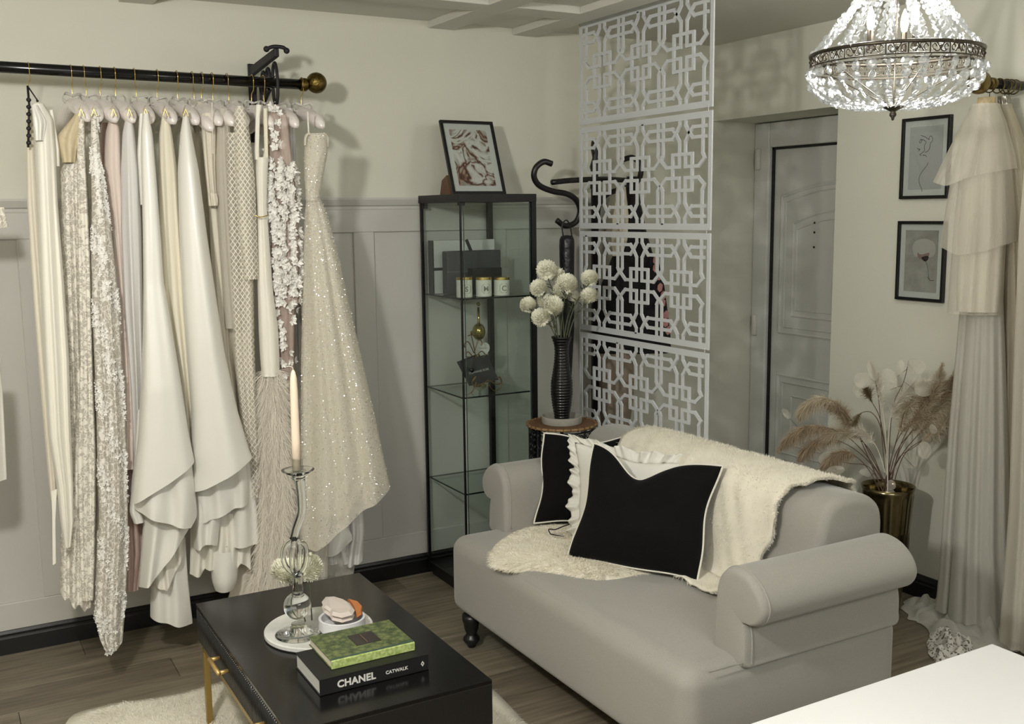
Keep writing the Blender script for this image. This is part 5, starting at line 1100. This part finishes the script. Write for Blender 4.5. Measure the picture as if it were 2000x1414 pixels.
P, N = samp(Gb_, Nb_, 5200, rg, (.0, 1)); Pa, Na2 = samp(Ga, Na, 420, rg); V, F = specks(np.concatenate([P, Pa]), np.concatenate([N, Na2]), .0021, rg); quadmesh('glitter', V, F, M_glit, g, 'stuff', smooth=False)
# gown hanging just outside the left edge
g = gown('white fringed garment edge at the far left of the photo', .1)
layer('fringe', M_lace1, g, [(405, -60, 8), (425, -60, 12), (445, -60, 16)], 3.62, .02, A=.008, nf=5, seed=60)
layer('skirt', M_satw, g, [(700, -70, 0), (770, -70, 6), (850, -70, 10), (940, -70, 14)], 3.66, .03, A=.01, nf=3, seed=61)
# ------------------------------------------------------------------ black and floral coats on the coat stand
g = root('black_coat', tuple(onY(1210, 560, 4.0)), 'long black coat with one pink floral edge hanging behind the white screen', 'coat')
M_coat = mat('black_wool', '#101012', .9, sheen=.1); M_flo = mat('dusty_pink_floral', '#b07f7c', .8)
layer('coat_body', M_coat, g, [(345, 1224, 1244), (400, 1222, 1252), (450, 1214, 1262), (500, 1196, 1276), (560, 1172, 1296), (640, 1158, 1306), (688, 1154, 1312)], (2.72, 3.93), .06, A=.014, nf=3, seed=70)
_, G, Nn = layer('floral_lining', M_coat, g, [(500, 1268, 1284), (560, 1282, 1298), (640, 1296, 1308), (660, 1298, 1310)], (2.66, 3.82), .012, A=.004, nf=1, seed=71)
V = []; F = []
for i in range(9):
    t = (i+.5)/9; p = G[int(t*(len(G)-1)), G.shape[1]//2+(-4 if i % 2 else 4)]; k = len(V); d = .016
    V += [p+np.array([x*d, -.004, z*d*1.3]) for x, z in ((-1, -.4), (-.3, -1), (.8, -.6), (1, .5), (0, 1), (-.9, .5))]; F.append(tuple(range(k, k+6)))
part('printed_flower', MB().add(V, F), M_flo, g, kind='stuff')
g = root('cream_scarf', tuple(onY(1190, 470, 3.95)), 'cream cloth hanging on the coat stand beside the black coat', 'scarf')
layer('cloth', M_beigeg, g, [(365, 1204, 1222), (420, 1196, 1228), (470, 1192, 1226), (500, 1196, 1214)], (2.70, 3.86), .02, A=.01, nf=2, seed=72)
g = root('taupe_bag', tuple(onY(1200, 720, 3.9)), 'taupe cloth bag low on the coat stand', 'bag')
layer('cloth', mat('taupe_cloth', '#8f8273', .9), g, [(668, 1178, 1222), (700, 1168, 1236), (770, 1168, 1238), (830, 1174, 1230)], (2.74, 3.9), .05, A=.01, nf=2, seed=73)
# ------------------------------------------------------------------ short rail on the right wall with tulle skirts
YS = 2.42; ZS = onX(1995, 168, XB)[2]
rs = root('short_rail', (XB, YS, ZS), 'short black rod with a brass ball end on the right wall', 'rail')
bc_ = onY(1912, 161, YS); xa_ = onY(1936, 162, YS)[0]
part('pole', MB().tube([(xa_+.01, YS, ZS), (XB-.001, YS, ZS)], .0165, 22), M_blackg, rs, smooth=True)
part('collar', MB().lathe([(0, 0), (.019, 0), (.021, .004), (.021, .024), (.019, .028), (0, .028)], ax=((xa_-.012, YS, ZS), (1, 0, 0)), n=24), M_brass2, rs, smooth=True)
part('ball_end', MB().ball((bc_[0], YS, ZS), .0400, 32, 22), M_brass2, rs, smooth=True)
part('beading', MB().tube([(bc_[0]+.014, YS+math.cos(a)*.0373, ZS+math.sin(a)*.0373) for a in np.linspace(0, 6.283, 60, endpoint=False)], [.0016 if k % 2 else .0009 for k in range(60)], 6, close=True), M_iron, rs, smooth=True)
for k, px in enumerate((1934, 1950, 1964, 1972, 1981)):
    X = onY(px, 165, YS)[0]; r = root('curtain_ring', (X, YS, ZS), ['brass curtain ring nearest the ball end, clipping the tiered skirt', 'brass curtain ring without a clip beside the collar', 'middle brass curtain ring with a black clip', 'brass curtain ring clipping the sparkling waistband', 'brass curtain ring nearest the wall'][k], 'ring', 'clip rings on the short rod')
    part('ring', MB().tube([(X+.003*math.sin(a), YS+math.cos(a)*.025, ZS-.006+math.sin(a)*.025) for a in np.linspace(0, 6.283, 30, endpoint=False)], .0021, 8, close=True), M_brass, r, smooth=True)
    if k in (0, 2, 3): part('clip', MB().prism([(X-.008, YS-.003, ZS-.048), (X+.008, YS-.003, ZS-.048), (X+.005, YS-.003, ZS-.072), (X-.005, YS-.003, ZS-.072)], (0, .006, 0)).tube([(X, YS, ZS-.03), (X, YS, ZS-.05)], .0014, 6), M_blackm, r)
M_t1 = sheer('cream_tulle', '#dcd6c6', .28); M_t2 = sheer('ivory_soft_tulle', '#dcd6c6', .5); M_t3 = sheer('beige_tulle', '#c3b9a4', .42); M_t4 = sheer('misty_tulle', '#cfccc0', .6)
def tp(x): p = onY(x, 400, YS); return (p[0], p[1])
P1_ = tp(1925)
g = root('tulle_skirt', (P1_[0], P1_[1], 1.95), 'cream tiered tulle skirt clipped to the short rod beside the pictures', 'skirt')
layer('waistband', mat('gold_lace_band', '#c9b48a', .6, noise=.3, nscale=80), g, [(190, 1910, 1946), (210, 1906, 1944)], P1_, .02, A=.003, nf=2)
layer('inner_tier', mat('cream_skirt_lining', '#d6d0bf', .85), g, [(205, 1906, 1944), (300, 1884, 1958), (450, 1872, 1962), (560, 1868, 1956), (608, 1868, 1952)], P1_, .05, A=.007, nf=3, seed=80)
layer('middle_tier', M_t1, g, [(204, 1904, 1946), (300, 1878, 1962), (450, 1862, 1966), (612, 1850, 1958)], P1_, .07, A=.010, nf=4, seed=81)
layer('upper_tier', M_t1, g, [(204, 1900, 1950), (260, 1878, 1964), (330, 1860, 1976), (420, 1845, 1984), (497, 1833, 1986)], P1_, .09, hem=[(1833, 480), (1870, 497), (1920, 490), (1986, 470)], A=.012, nf=3.5, seed=82)
layer('top_tier', M_t1, g, [(204, 1898, 1952), (240, 1878, 1966), (300, 1848, 1982), (362, 1818, 1992)], P1_, .10, hem=[(1816, 352), (1850, 364), (1900, 345), (1992, 330)], A=.014, nf=3, seed=83)
P2_ = (3.39, 2.44)
g = root('long_veil', (P2_[0], P2_[1], .1), 'long misty tulle veil reaching the floor below the tiered skirt', 'veil')
layer('veil', M_t4, g, [(560, 1878, 1958), (700, 1866, 1962), (850, 1852, 1966), (1000, 1842, 1972), (1120, 1834, 1978), (1200, 1826, 1984)], P2_, .05, A=.02, nf=6, seed=84)
layer('veil_fold', M_t4, g, [(590, 1890, 1960), (850, 1872, 1970), (1060, 1862, 1975), (1215, 1850, 1990)], (3.36, 2.41), .05, A=.016, nf=5, seed=85)
P3_ = (3.44, 2.36)
g = root('beige_tulle_skirt', (P3_[0], P3_[1], 1.9), 'beige tulle skirt with a sparkling waistband, second on the short rod', 'skirt')
layer('waistband', mat('silver_sequin_band', '#b9b4a8', .25, metal=.7, noise=.7, nscale=300), g, [(188, 1948, 1974), (205, 1948, 1974)], P3_, .015, A=.004, nf=3)
layer('skirt', M_t3, g, [(204, 1948, 1976), (280, 1950, 2004), (400, 1958, 2020), (700, 1962, 2035), (1000, 1955, 2045), (1230, 1940, 2050)], P3_, .06, A=.022, nf=5, seed=86)
layer('lining', mat('greige_tulle_lining', '#c5bda9', .9), g, [(215, 1956, 1980), (400, 1970, 2020), (700, 1978, 2035), (1000, 1974, 2045), (1225, 1962, 2050)], (3.46, 2.33), .03, A=.02, nf=5, seed=87)
P4_ = (3.36, 2.14)
g = root('grey_tulle_gown', (P4_[0], P4_[1], 1.7), 'soft grey tulle gown filling the right edge of the photo', 'dress')
layer('skirt', M_t2, g, [(330, 2000, 2060), (450, 1990, 2090), (700, 1980, 2110), (1000, 1970, 2120), (1262, 1950, 2130)], P4_, .10, A=.03, nf=5, seed=88)
layer('lining', mat('grey_gown_lining', '#c9c6bb', .9), g, [(340, 2010, 2060), (700, 1992, 2110), (1258, 1968, 2130)], (3.42, 2.15), .05, A=.02, nf=4, seed=89)
def pool(name, outline, m, label, cat, hh=.05, seed=3, n=60, par=None, scale=26, z0=.004):
    O = smooth_loop([onZ(x, y, .01)[:2] for x, y in outline], 6); c = O.mean(0); r_ = np.random.default_rng(seed); ph = r_.random(10)*6; rings = []
    for i in range(n+1):
        t = i/n; P = c+(O-c)*t*(1+.05*np.sin(np.arange(len(O))*1.3+t*6))[:, None]
        h = sum(a*np.sin(P[:, 0]*scale*f1+P[:, 1]*scale*f2+p_+3*np.sin(P[:, 1]*9+p_)) for a, f1, f2, p_ in ((.5, 1, .4, ph[0]), (.35, -.6, 1.3, ph[1]), (.25, 1.9, -1.1, ph[2])))
        z = z0+hh*np.abs(h)*(1-t**3)+.001; rings.append(np.column_stack([P, z]))
    G = np.array(rings); G = np.concatenate([G, G[:, :1]], 1); mb = MB().grid(G)
    o = part(name, mb, m, par, smooth=True)
    if par is None: tag(o, label, cat)
    return o
vl = root('trailing_tulle', tuple(onZ(1880, 1220, 0)), 'crumpled sheer tulle train lying in loose folds on the floor behind the sofa', 'fabric')
pool('train', [(1765, 1178), (1800, 1160), (1850, 1155), (1920, 1170), (2000, 1190), (2010, 1240), (1960, 1275), (1890, 1262), (1850, 1235), (1800, 1215), (1775, 1205)], M_t4, '', '', .07, 3, par=vl)
pool('train_fold', [(1790, 1185), (1850, 1170), (1910, 1200), (1990, 1215), (2000, 1262), (1930, 1268), (1860, 1250), (1810, 1228)], M_t4, '', '', .10, 8, par=vl)
pool('lace_trim', [(1812, 1262), (1818, 1235), (1850, 1225), (1885, 1240), (1905, 1262), (1880, 1290), (1830, 1292)], lace('white_floor_lace', '#dedad0', 60, .15, .08, .5, 70), 'white scalloped lace trim heaped on the floor by the white table', 'lace', .06, 5, n=30, scale=45)
# ------------------------------------------------------------------ gold vase with dried grasses
gx, gy = 3.25, 2.735; zrim = atC(1735, 948, gx, gy)[2]
gv_ = MB(); na = 72; prof = [(0, .0), (.075, .0), (.082, .02), (.079, zrim*.5), (.080, zrim-.05), (.086, zrim-.015), (.093, zrim), (.090, zrim), (.083, zrim-.02), (.076, zrim-.06), (.074, .05), (0, .05)]
prof = [(0, .0)]+[(np.interp(z, [0, .02, zrim*.5, zrim-.05, zrim-.015, zrim], [.060, .066, .080, .093, .098, .103]), z) for z in np.linspace(0, zrim, 26)]+[(.099, zrim-.001), (.092, zrim-.02), (.086, zrim-.08), (.084, zrim-.25), (0, zrim-.25)]
V = []; 
for r_, z in prof:
    for k in range(na):
        a = k/na*2*math.pi; rr = r_*(1+.035*abs(math.sin(a*9))*(1 if z < zrim-.03 else 0)); V.append((gx+math.cos(a)*rr, gy+math.sin(a)*rr, z))
F = [(i*na+k, i*na+(k+1) % na, (i+1)*na+(k+1) % na, (i+1)*na+k) for i in range(len(prof)-1) for k in range(na)]
gvz = part('gold_vase', MB().add(V, F), mat('polished_gold', '#857a5c', .2, metal=1, noise=.3, nscale=8), None, smooth=True); tag(gvz, 'tall ribbed polished gold vase behind the sofa holding dried grasses', 'vase')
M_pb = mat('brown_pampas', '#b09c80', .9, noise=.2, nscale=30); M_pl = mat('beige_pampas', '#cdbfa4', .9, noise=.2, nscale=30); M_pd = mat('dark_fern', '#6e5f42', .85); M_pw = mat('white_pampas', '#d9d2c2', .9); M_tw = mat('brown_twig', '#5a4436', .8)
def grass(pts, m, label, start=.42, n=1400, L=.055, w=.0009, spread=.6, droop=-.5, dy=0, stem=None, group=None, nm='pampas_stem', fluff=False):
    pos = (gx+dy*.87, gy+dy*-.3); C = []
    for i, (x, y) in enumerate(pts):
        f = i/(len(pts)-1); C.append(atC(x, y, gx+(pos[0]-gx)*f+(0), gy+(pos[1]-gy)*f))
    C[0] = np.array([gx+random.uniform(-.03, .03), gy+random.uniform(-.03, .03), zrim-.06]); C = curve(C, 14)
    r = root(nm, tuple(C[0]), label, 'dried plant', group)
    part('stem', MB().tube(C, np.linspace(.0022, .0009, len(C)), 6), stem or M_tw, r, smooth=True)
    rg_ = np.random.default_rng(len(bpy.data.objects)); t = start+(1-start)*rg_.random(n)**.9; idx = t*(len(C)-1.001); i = idx.astype(int); f = (idx-i)[:, None]
    P = C[i]*(1-f)+C[i+1]*f; T = C[np.minimum(i+1, len(C)-1)]-C[i]; T /= np.linalg.norm(T, axis=1)[:, None]+1e-9
    env = (1-np.abs((t-start)/(1-start)*2-.9)**2).clip(.25, 1)
    D = T*.9+rg_.normal(size=P.shape)*spread+np.array([0, 0, droop]); V, F = blades(P, D, L*env*(.6+.6*rg_.random(n)), w, 3, np.array([0, 0, droop*.8]))
    quadmesh('plume', V, F, m, r, 'stuff')
    return r
grass([(0, 0), (1700, 900), (1650, 850), (1590, 832), (1545, 850), (1520, 880)], M_pb, 'long brown pampas stem arching furthest left over the sofa', n=2600, dy=-.05)
grass([(0, 0), (1700, 905), (1650, 866), (1605, 858), (1575, 875), (1560, 897)], M_pb, 'brown pampas stem drooping below the longest left one', n=2000, dy=-.02)
grass([(0, 0), (1695, 915), (1660, 885), (1630, 888), (1605, 912)], M_pb, 'lowest short brown pampas stem on the left', n=2600, L=.06, dy=-.06)
grass([(0, 0), (1690, 880), (1655, 810), (1610, 778), (1572, 792), (1560, 820)], M_pl, 'pale beige pampas stem curving over the left side', n=2600, L=.055)
grass([(0, 0), (1728, 870), (1718, 815), (1700, 780), (1690, 758)], M_pd, 'dark fern-like sprig standing upright in the middle', start=.7, n=500, L=.035, w=.0012, spread=.7, droop=.1, dy=-.03, nm='fern_sprig')
grass([(0, 0), (1724, 850), (1705, 808), (1680, 808), (1665, 835)], M_pd, 'dark sprig bending left below the upright one', start=.72, n=350, L=.03, w=.0012, spread=.5, droop=-.3, dy=-.03, nm='fern_sprig')
grass([(0, 0), (1755, 885), (1795, 820), (1828, 760), (1840, 712)], M_pl, 'beige pampas plume pointing up on the right', n=2600, L=.06, droop=-.1, spread=.45)
grass([(0, 0), (1760, 890), (1805, 835), (1845, 775), (1868, 722)], M_pb, 'brown pampas plume nearest the hanging veil', n=2600, L=.055, droop=-.1, spread=.45, dy=.03)
grass([(0, 0), (1750, 885), (1790, 835), (1830, 800), (1868, 790)], M_pl, 'feathery beige stem leaning low to the right', n=2600, L=.055, droop=-.2, dy=.02)
grass([(0, 0), (1745, 880), (1765, 840), (1790, 820), (1810, 815)], M_pb, 'short brown stem inside the right cluster', n=900, L=.04, droop=-.1)
grass([(0, 0), (1730, 860), (1722, 790), (1712, 740), (1700, 706)], M_pw, 'white feathery stem rising at the top left', n=900, L=.035, droop=0, spread=.5, stem=M_pw)
grass([(0, 0), (1735, 860), (1745, 800), (1780, 758), (1828, 742)], M_pw, 'white wispy plume sweeping to the upper right', n=1100, L=.06, droop=-.05, spread=.35, stem=M_pw, dy=-.02)
grass([(0, 0), (1715, 880), (1690, 850), (1668, 838)], M_pw, 'white wispy plume low on the left', n=700, L=.055, droop=-.05, spread=.4, stem=M_pw, dy=-.04)
for _k, (_p, _m, _l) in enumerate([([(0, 0), (1765, 890), (1815, 850), (1855, 815), (1872, 800)], M_pl, 'wide beige stem in the densest right cluster, lowest of its tips'), ([(0, 0), (1755, 880), (1790, 810), (1818, 770), (1850, 745)], M_pb, 'brown stem between the two upright right plumes'), ([(0, 0), (1745, 880), (1760, 830), (1775, 790), (1800, 775)], M_pl, 'soft beige stem in the middle right of the bunch'), ([(0, 0), (1705, 890), (1668, 850), (1630, 845), (1600, 862)], M_pl, 'pale beige stem between the brown left plumes'), ([(0, 0), (1690, 870), (1660, 830), (1640, 800), (1612, 790)], M_pb, 'brown stem crossing behind the pale left plume')]):
    grass(_p, _m, _l, n=2200, L=.055, droop=-.15, spread=.7, dy=.02*(_k % 3-1))
M_disc = sheer('papery_seed_pod', '#d0cab9', .36); M_disc.node_tree.nodes['Principled BSDF'].inputs['Roughness'].default_value = .35
def discs(stempts, lst, label, nm='honesty_branch'):
    C = [atC(x, y, gx, gy) for x, y in stempts]; C[0] = np.array([gx, gy, zrim-.06]); C = curve(C, 10); r = root(nm, tuple(C[0]), label, 'dried plant')
    part('stem', MB().tube(C, .0014, 6), M_tw, r, smooth=True)
    for (x, y, a, b, rot) in lst:
        dd = random.uniform(-.05, .05); P = atC(x, y, gx+dd, gy+dd); k = ((P-CAM)@Fv)/FPX; ux = Rv*math.cos(rot)+Uv*math.sin(rot); uy = -Rv*math.sin(rot)+Uv*math.cos(rot); tl = random.uniform(-.5, .5)
        V = [P]; n = 18; 
        for q in (.5, 1):
            for j in range(n):
                an = j/n*6.283; wob = 1+.05*math.sin(3*an+x); V.append(P+ux*math.cos(an)*a*k*q*wob+uy*math.sin(an)*b*k*q*wob+Fv*(tl*math.cos(an)*a*k*q*.8+.006*q*q*math.sin(2*an+x)))
        F = [(0, 1+j, 1+(j+1) % n) for j in range(n)]+[(1+j, 1+n+j, 1+n+(j+1) % n, 1+(j+1) % n) for j in range(n)]
        pd = part('seed_pod', MB().add(V, F), M_disc, r, smooth=True)
        nb = C[np.argmin(np.linalg.norm(C-P, axis=1))]; part('pod_stalk', MB().tube([nb, P-uy*b*k*.9], .0008, 5), M_tw, r)
discs([(0, 0), (1752, 900), (1790, 870), (1835, 830), (1865, 815)], [(1738, 970, 13, 15, 0), (1740, 947, 9, 10, .3), (1778, 900, 16, 15, .5), (1806, 880, 13, 17, 0), (1832, 852, 11, 15, .3), (1852, 812, 10, 13, -.2), (1860, 838, 14, 19, .2), (1822, 838, 7, 10, .5)], 'honesty branch with round papery pods hanging on the right')
discs([(0, 0), (1738, 860), (1745, 790), (1765, 745), (1775, 705)], [(1790, 715, 20, 15, -.2), (1805, 760, 22, 15, -.1), (1733, 742, 18, 22, .3), (1757, 720, 9, 17, -.2)], 'branch of large pale leaf-like pods rising at the top right')
discs([(0, 0), (1722, 850), (1716, 780), (1708, 735)], [(1704, 722, 10, 22, .3), (1685, 742, 17, 16, .2), (1715, 748, 12, 22, -.1), (1678, 760, 12, 16, .1)], 'branch of large pale leaf-like pods rising at the top left')
discs([(0, 0), (1700, 915), (1660, 905), (1620, 900)], [(1655, 885, 7, 8, 0), (1615, 895, 17, 13, .3), (1632, 918, 17, 8, .1), (1536, 808, 6, 12, .6), (1700, 925, 20, 8, -.2)], 'low pale pod branch spreading behind the sofa back')
# ------------------------------------------------------------------ crystal chandelier
CX, CY = CH; hd = math.hypot(CX, CY); RR = 159/FPX*(((atC(1732, 110, CX, CY)-CAM)@Fv))
def zfront(py, r): k = (hd-r)/hd; return atC(1730, py, CX*k, CY*k)[2]
ZR1, ZR0 = zfront(82, RR), zfront(113, RR)
ch = root('chandelier', (CX, CY, ZR0), 'crystal basket chandelier with an openwork brass ring hanging from the ceiling', 'chandelier')
M_ab = mat('antique_bronze', '#615a50', .35, metal=.9, noise=.3, nscale=40); M_cr = crystal('crystal')
def hoop(r, z, t, nm='ring_rim'): part(nm, MB().tube([(CX+math.cos(a)*r, CY+math.sin(a)*r, z) for a in np.linspace(0, 2*math.pi, 72, endpoint=False)], t, 8, close=True), M_ab, ch, smooth=True)
hoop(RR, ZR1, .0058); hoop(RR, ZR0+.010, .0022); hoop(RR, ZR0, .0022); 
orn = MB(); Hh = ZR1-ZR0-.012; nS = 26
for k in range(nS):
    a0 = k/nS*2*math.pi; da = 2*math.pi/nS; zc = ZR0+.011+Hh/2
    def rp(a, z): return (CX+math.cos(a)*RR, CY+math.sin(a)*RR, z)
    for s in (1, -1):
        pts = [rp(a0+s*(da*.06+da*.2*(1-math.cos(q))/2*1.1+da*.06*math.sin(q*2)), zc+Hh*.38*math.sin(q)*(-1 if k % 2 else 1)) for q in np.linspace(-2.6, 2.4, 12)]
        orn.tube(pts, .0019, 5)
        orn.tube([rp(a0+s*da*.30+da*.10*math.cos(q), zc+Hh*.26*math.sin(q)) for q in np.linspace(0, 5.2, 9)], .0018, 5)
    orn.tube([rp(a0+da*.5, zc-Hh*.5), rp(a0+da*.5, zc+Hh*.5)], .002, 5); orn.ball(rp(a0, zc), .005, 8, 6)
    for q in range(4):
        ac = a0+da*(q+.5)/4; orn.tube([rp(ac+da*.10*math.cos(x_), ZR0+.002-.006*math.sin(x_)) for x_ in np.linspace(0, 3.14, 6)], .0012, 4)
part('openwork_band', orn, M_ab, ch, smooth=True, kind='stuff')
def bead_mesh(nm='crystal_bead'):
    V = [(0, 0, .32)]; F = []
    n = 8
    for (r_, z_) in ((.62, .24), (1, 0), (.62, -.24)):
        for k in range(n): V.append((r_*math.cos(k/n*6.283), r_*math.sin(k/n*6.283), z_))
    V.append((0, 0, -.32)); F = [(0, 1+k, 1+(k+1) % n) for k in range(n)]+[(1+i*n+k, 1+(i+1)*n+k, 1+(i+1)*n+(k+1) % n, 1+i*n+(k+1) % n) for i in range(2) for k in range(n)]+[(1+2*n+k, 1+3*n, 1+2*n+(k+1) % n) for k in range(n)]
    return V, F
bV, bF = bead_mesh(); BM = MB().add(bV, bF).mesh('crystal_bead', M_cr)
zlow = atC(1720, 212, CX, CY)[2]; ZB0 = ZR0-.008; depth = ZB0-zlow
def arcp(t): # basket profile, t 0..1 from ring to bottom centre
    a = t*math.pi/2; return RR*(math.cos(a)**.62)*1.0+.006, ZB0-depth*math.sin(a)
cand = []
nst = 34
for k in range(nst):
    a = (k+.5)/nst*2*math.pi; t = .03; 
    while t < .93:
        r_, z = arcp(t); br = .0175-.0098*min(1, t*1.25); s2 = t
        r2, z2_ = r_, z
        while math.hypot(r2-r_, z2_-z) < br*1.75 and s2 < 1: s2 += .004; r2, z2_ = arcp(s2)
        cand.append((a, r_, z, br, math.atan2(z2_-z, r2-r_))); t = s2
def bead_xf(a, r_, z, br, sl, rg_):
    tw = rg_.normal()*.7; c = np.array([CX+math.cos(a)*r_, CY+math.sin(a)*r_, z]); rad = np.array([math.cos(a), math.sin(a), 0]); T = rad*math.cos(sl)+np.array([0, 0, math.sin(sl)])
    tan = np.array([-math.sin(a), math.cos(a), 0]); nn = np.cross(T, tan); ax = nn*math.cos(tw)+tan*math.sin(tw); bx_ = np.cross(T, ax)
    return Matrix(((T[0]*br, bx_[0]*br, ax[0]*br, c[0]), (T[1]*br, bx_[1]*br, ax[1]*br, c[1]), (T[2]*br, bx_[2]*br, ax[2]*br, c[2]), (0, 0, 0, 1)))
rgb = np.random.default_rng(4); cand.sort(key=lambda q: -q[3]*(1.25 if (math.cos(q[0])*CX+math.sin(q[0])*CY) < 0 else 1)); rest = []
for i, q in enumerate(cand):
    M_ = bead_xf(*q, rgb)
    if i < 300: o = link('crystal_bead', BM, ch); o.matrix_basis = Matrix.Translation(-Vector(ch.location)) @ M_
    else: rest.append(M_)
zt_ = atC(1730, 0, CX, CY)[2]; 
for k in range(30):
    a = (k+.5*(k % 2))/30*2*math.pi; dbl = 1
    zz = ZR1+.006; r_ = RR-.012
    while zz < 2.36:
        f = (zz-ZR1)/(2.36-ZR1); r_ = (RR-.012)*((1-f)**1.5)*.72+.075*(1-.35*f)+(RR-.012)*.02; f2 = f+.02; r2 = (RR-.012)*((1-f2)**1.5)*.72+.075*(1-.35*f2)+(RR-.012)*.02
        br = .0122-.002*f; sl = math.atan2(.02*(2.36-ZR1), r2-r_); rest.append(bead_xf(a, r_, zz, br, sl, rgb)); zz += br*1.75*math.sin(sl)
A = np.array(bV); VV = []; FF = []
for M_ in rest:
    m_ = np.array(M_); k0 = len(VV)*len(A); VV.append(A@m_[:3, :3].T+m_[:3, 3]); FF += [tuple(i+k0 for i in f) for f in bF]
part('crystal_beads', MB().add(np.concatenate(VV), FF), M_cr, ch, kind='stuff')
zfin = atC(1721, 212, CX, CY)[2]
part('finial', MB().lathe([(.03, zfin+.006), (.031, zfin+.002), (.016, zfin-.006), (.007, zfin-.011), (.010, zfin-.016), (.0105, zfin-.022), (.004, zfin-.030), (.0045, zfin-.034), (0, zfin-.038)], (CX, CY), 24), M_ab, ch, smooth=True)
part('centre_chain', MB().tube([(CX, CY, z) for z in np.linspace(zfin, 2.34, 90)], [.0018 if i % 2 else .0028 for i in range(90)], 6), M_ab, ch, smooth=True)
for k in range(5):
    a = k/5*6.283+.5; n_ = 60; part('chain', MB().tube([(CX+math.cos(a)*(RR-.01)*(1-t)+math.cos(a)*.02*t, CY+math.sin(a)*(RR-.01)*(1-t)+math.sin(a)*.02*t, ZR0+.01+(zfin-ZR0)*t) for t in np.linspace(0, 1, n_)], [.0012 if i % 2 else .0022 for i in range(n_)], 6), M_ab, ch, smooth=True)
part('crown', MB().lathe([(.07, 2.352), (.072, 2.36), (.05, 2.372), (.05, 2.40), (0, 2.404)], (CX, CY), 28), M_ab, ch, smooth=True)
M_bulb = emis('lit_bulb', '#fff6e8', 12)
for k in range(3):
    a = k/3*6.283+.4; x, y = CX+math.cos(a)*.075, CY+math.sin(a)*.075
    part('bulb', MB().lathe([(0, 2.13), (.008, 2.135), (.012, 2.155), (.009, 2.18), (.002, 2.20), (0, 2.20)], (x, y), 14), M_bulb, ch, smooth=True, label='lit candle bulb')
    part('bulb_holder', MB().lathe([(0, 2.07), (.009, 2.07), (.009, 2.13), (0, 2.131)], (x, y), 12), M_ab, ch)
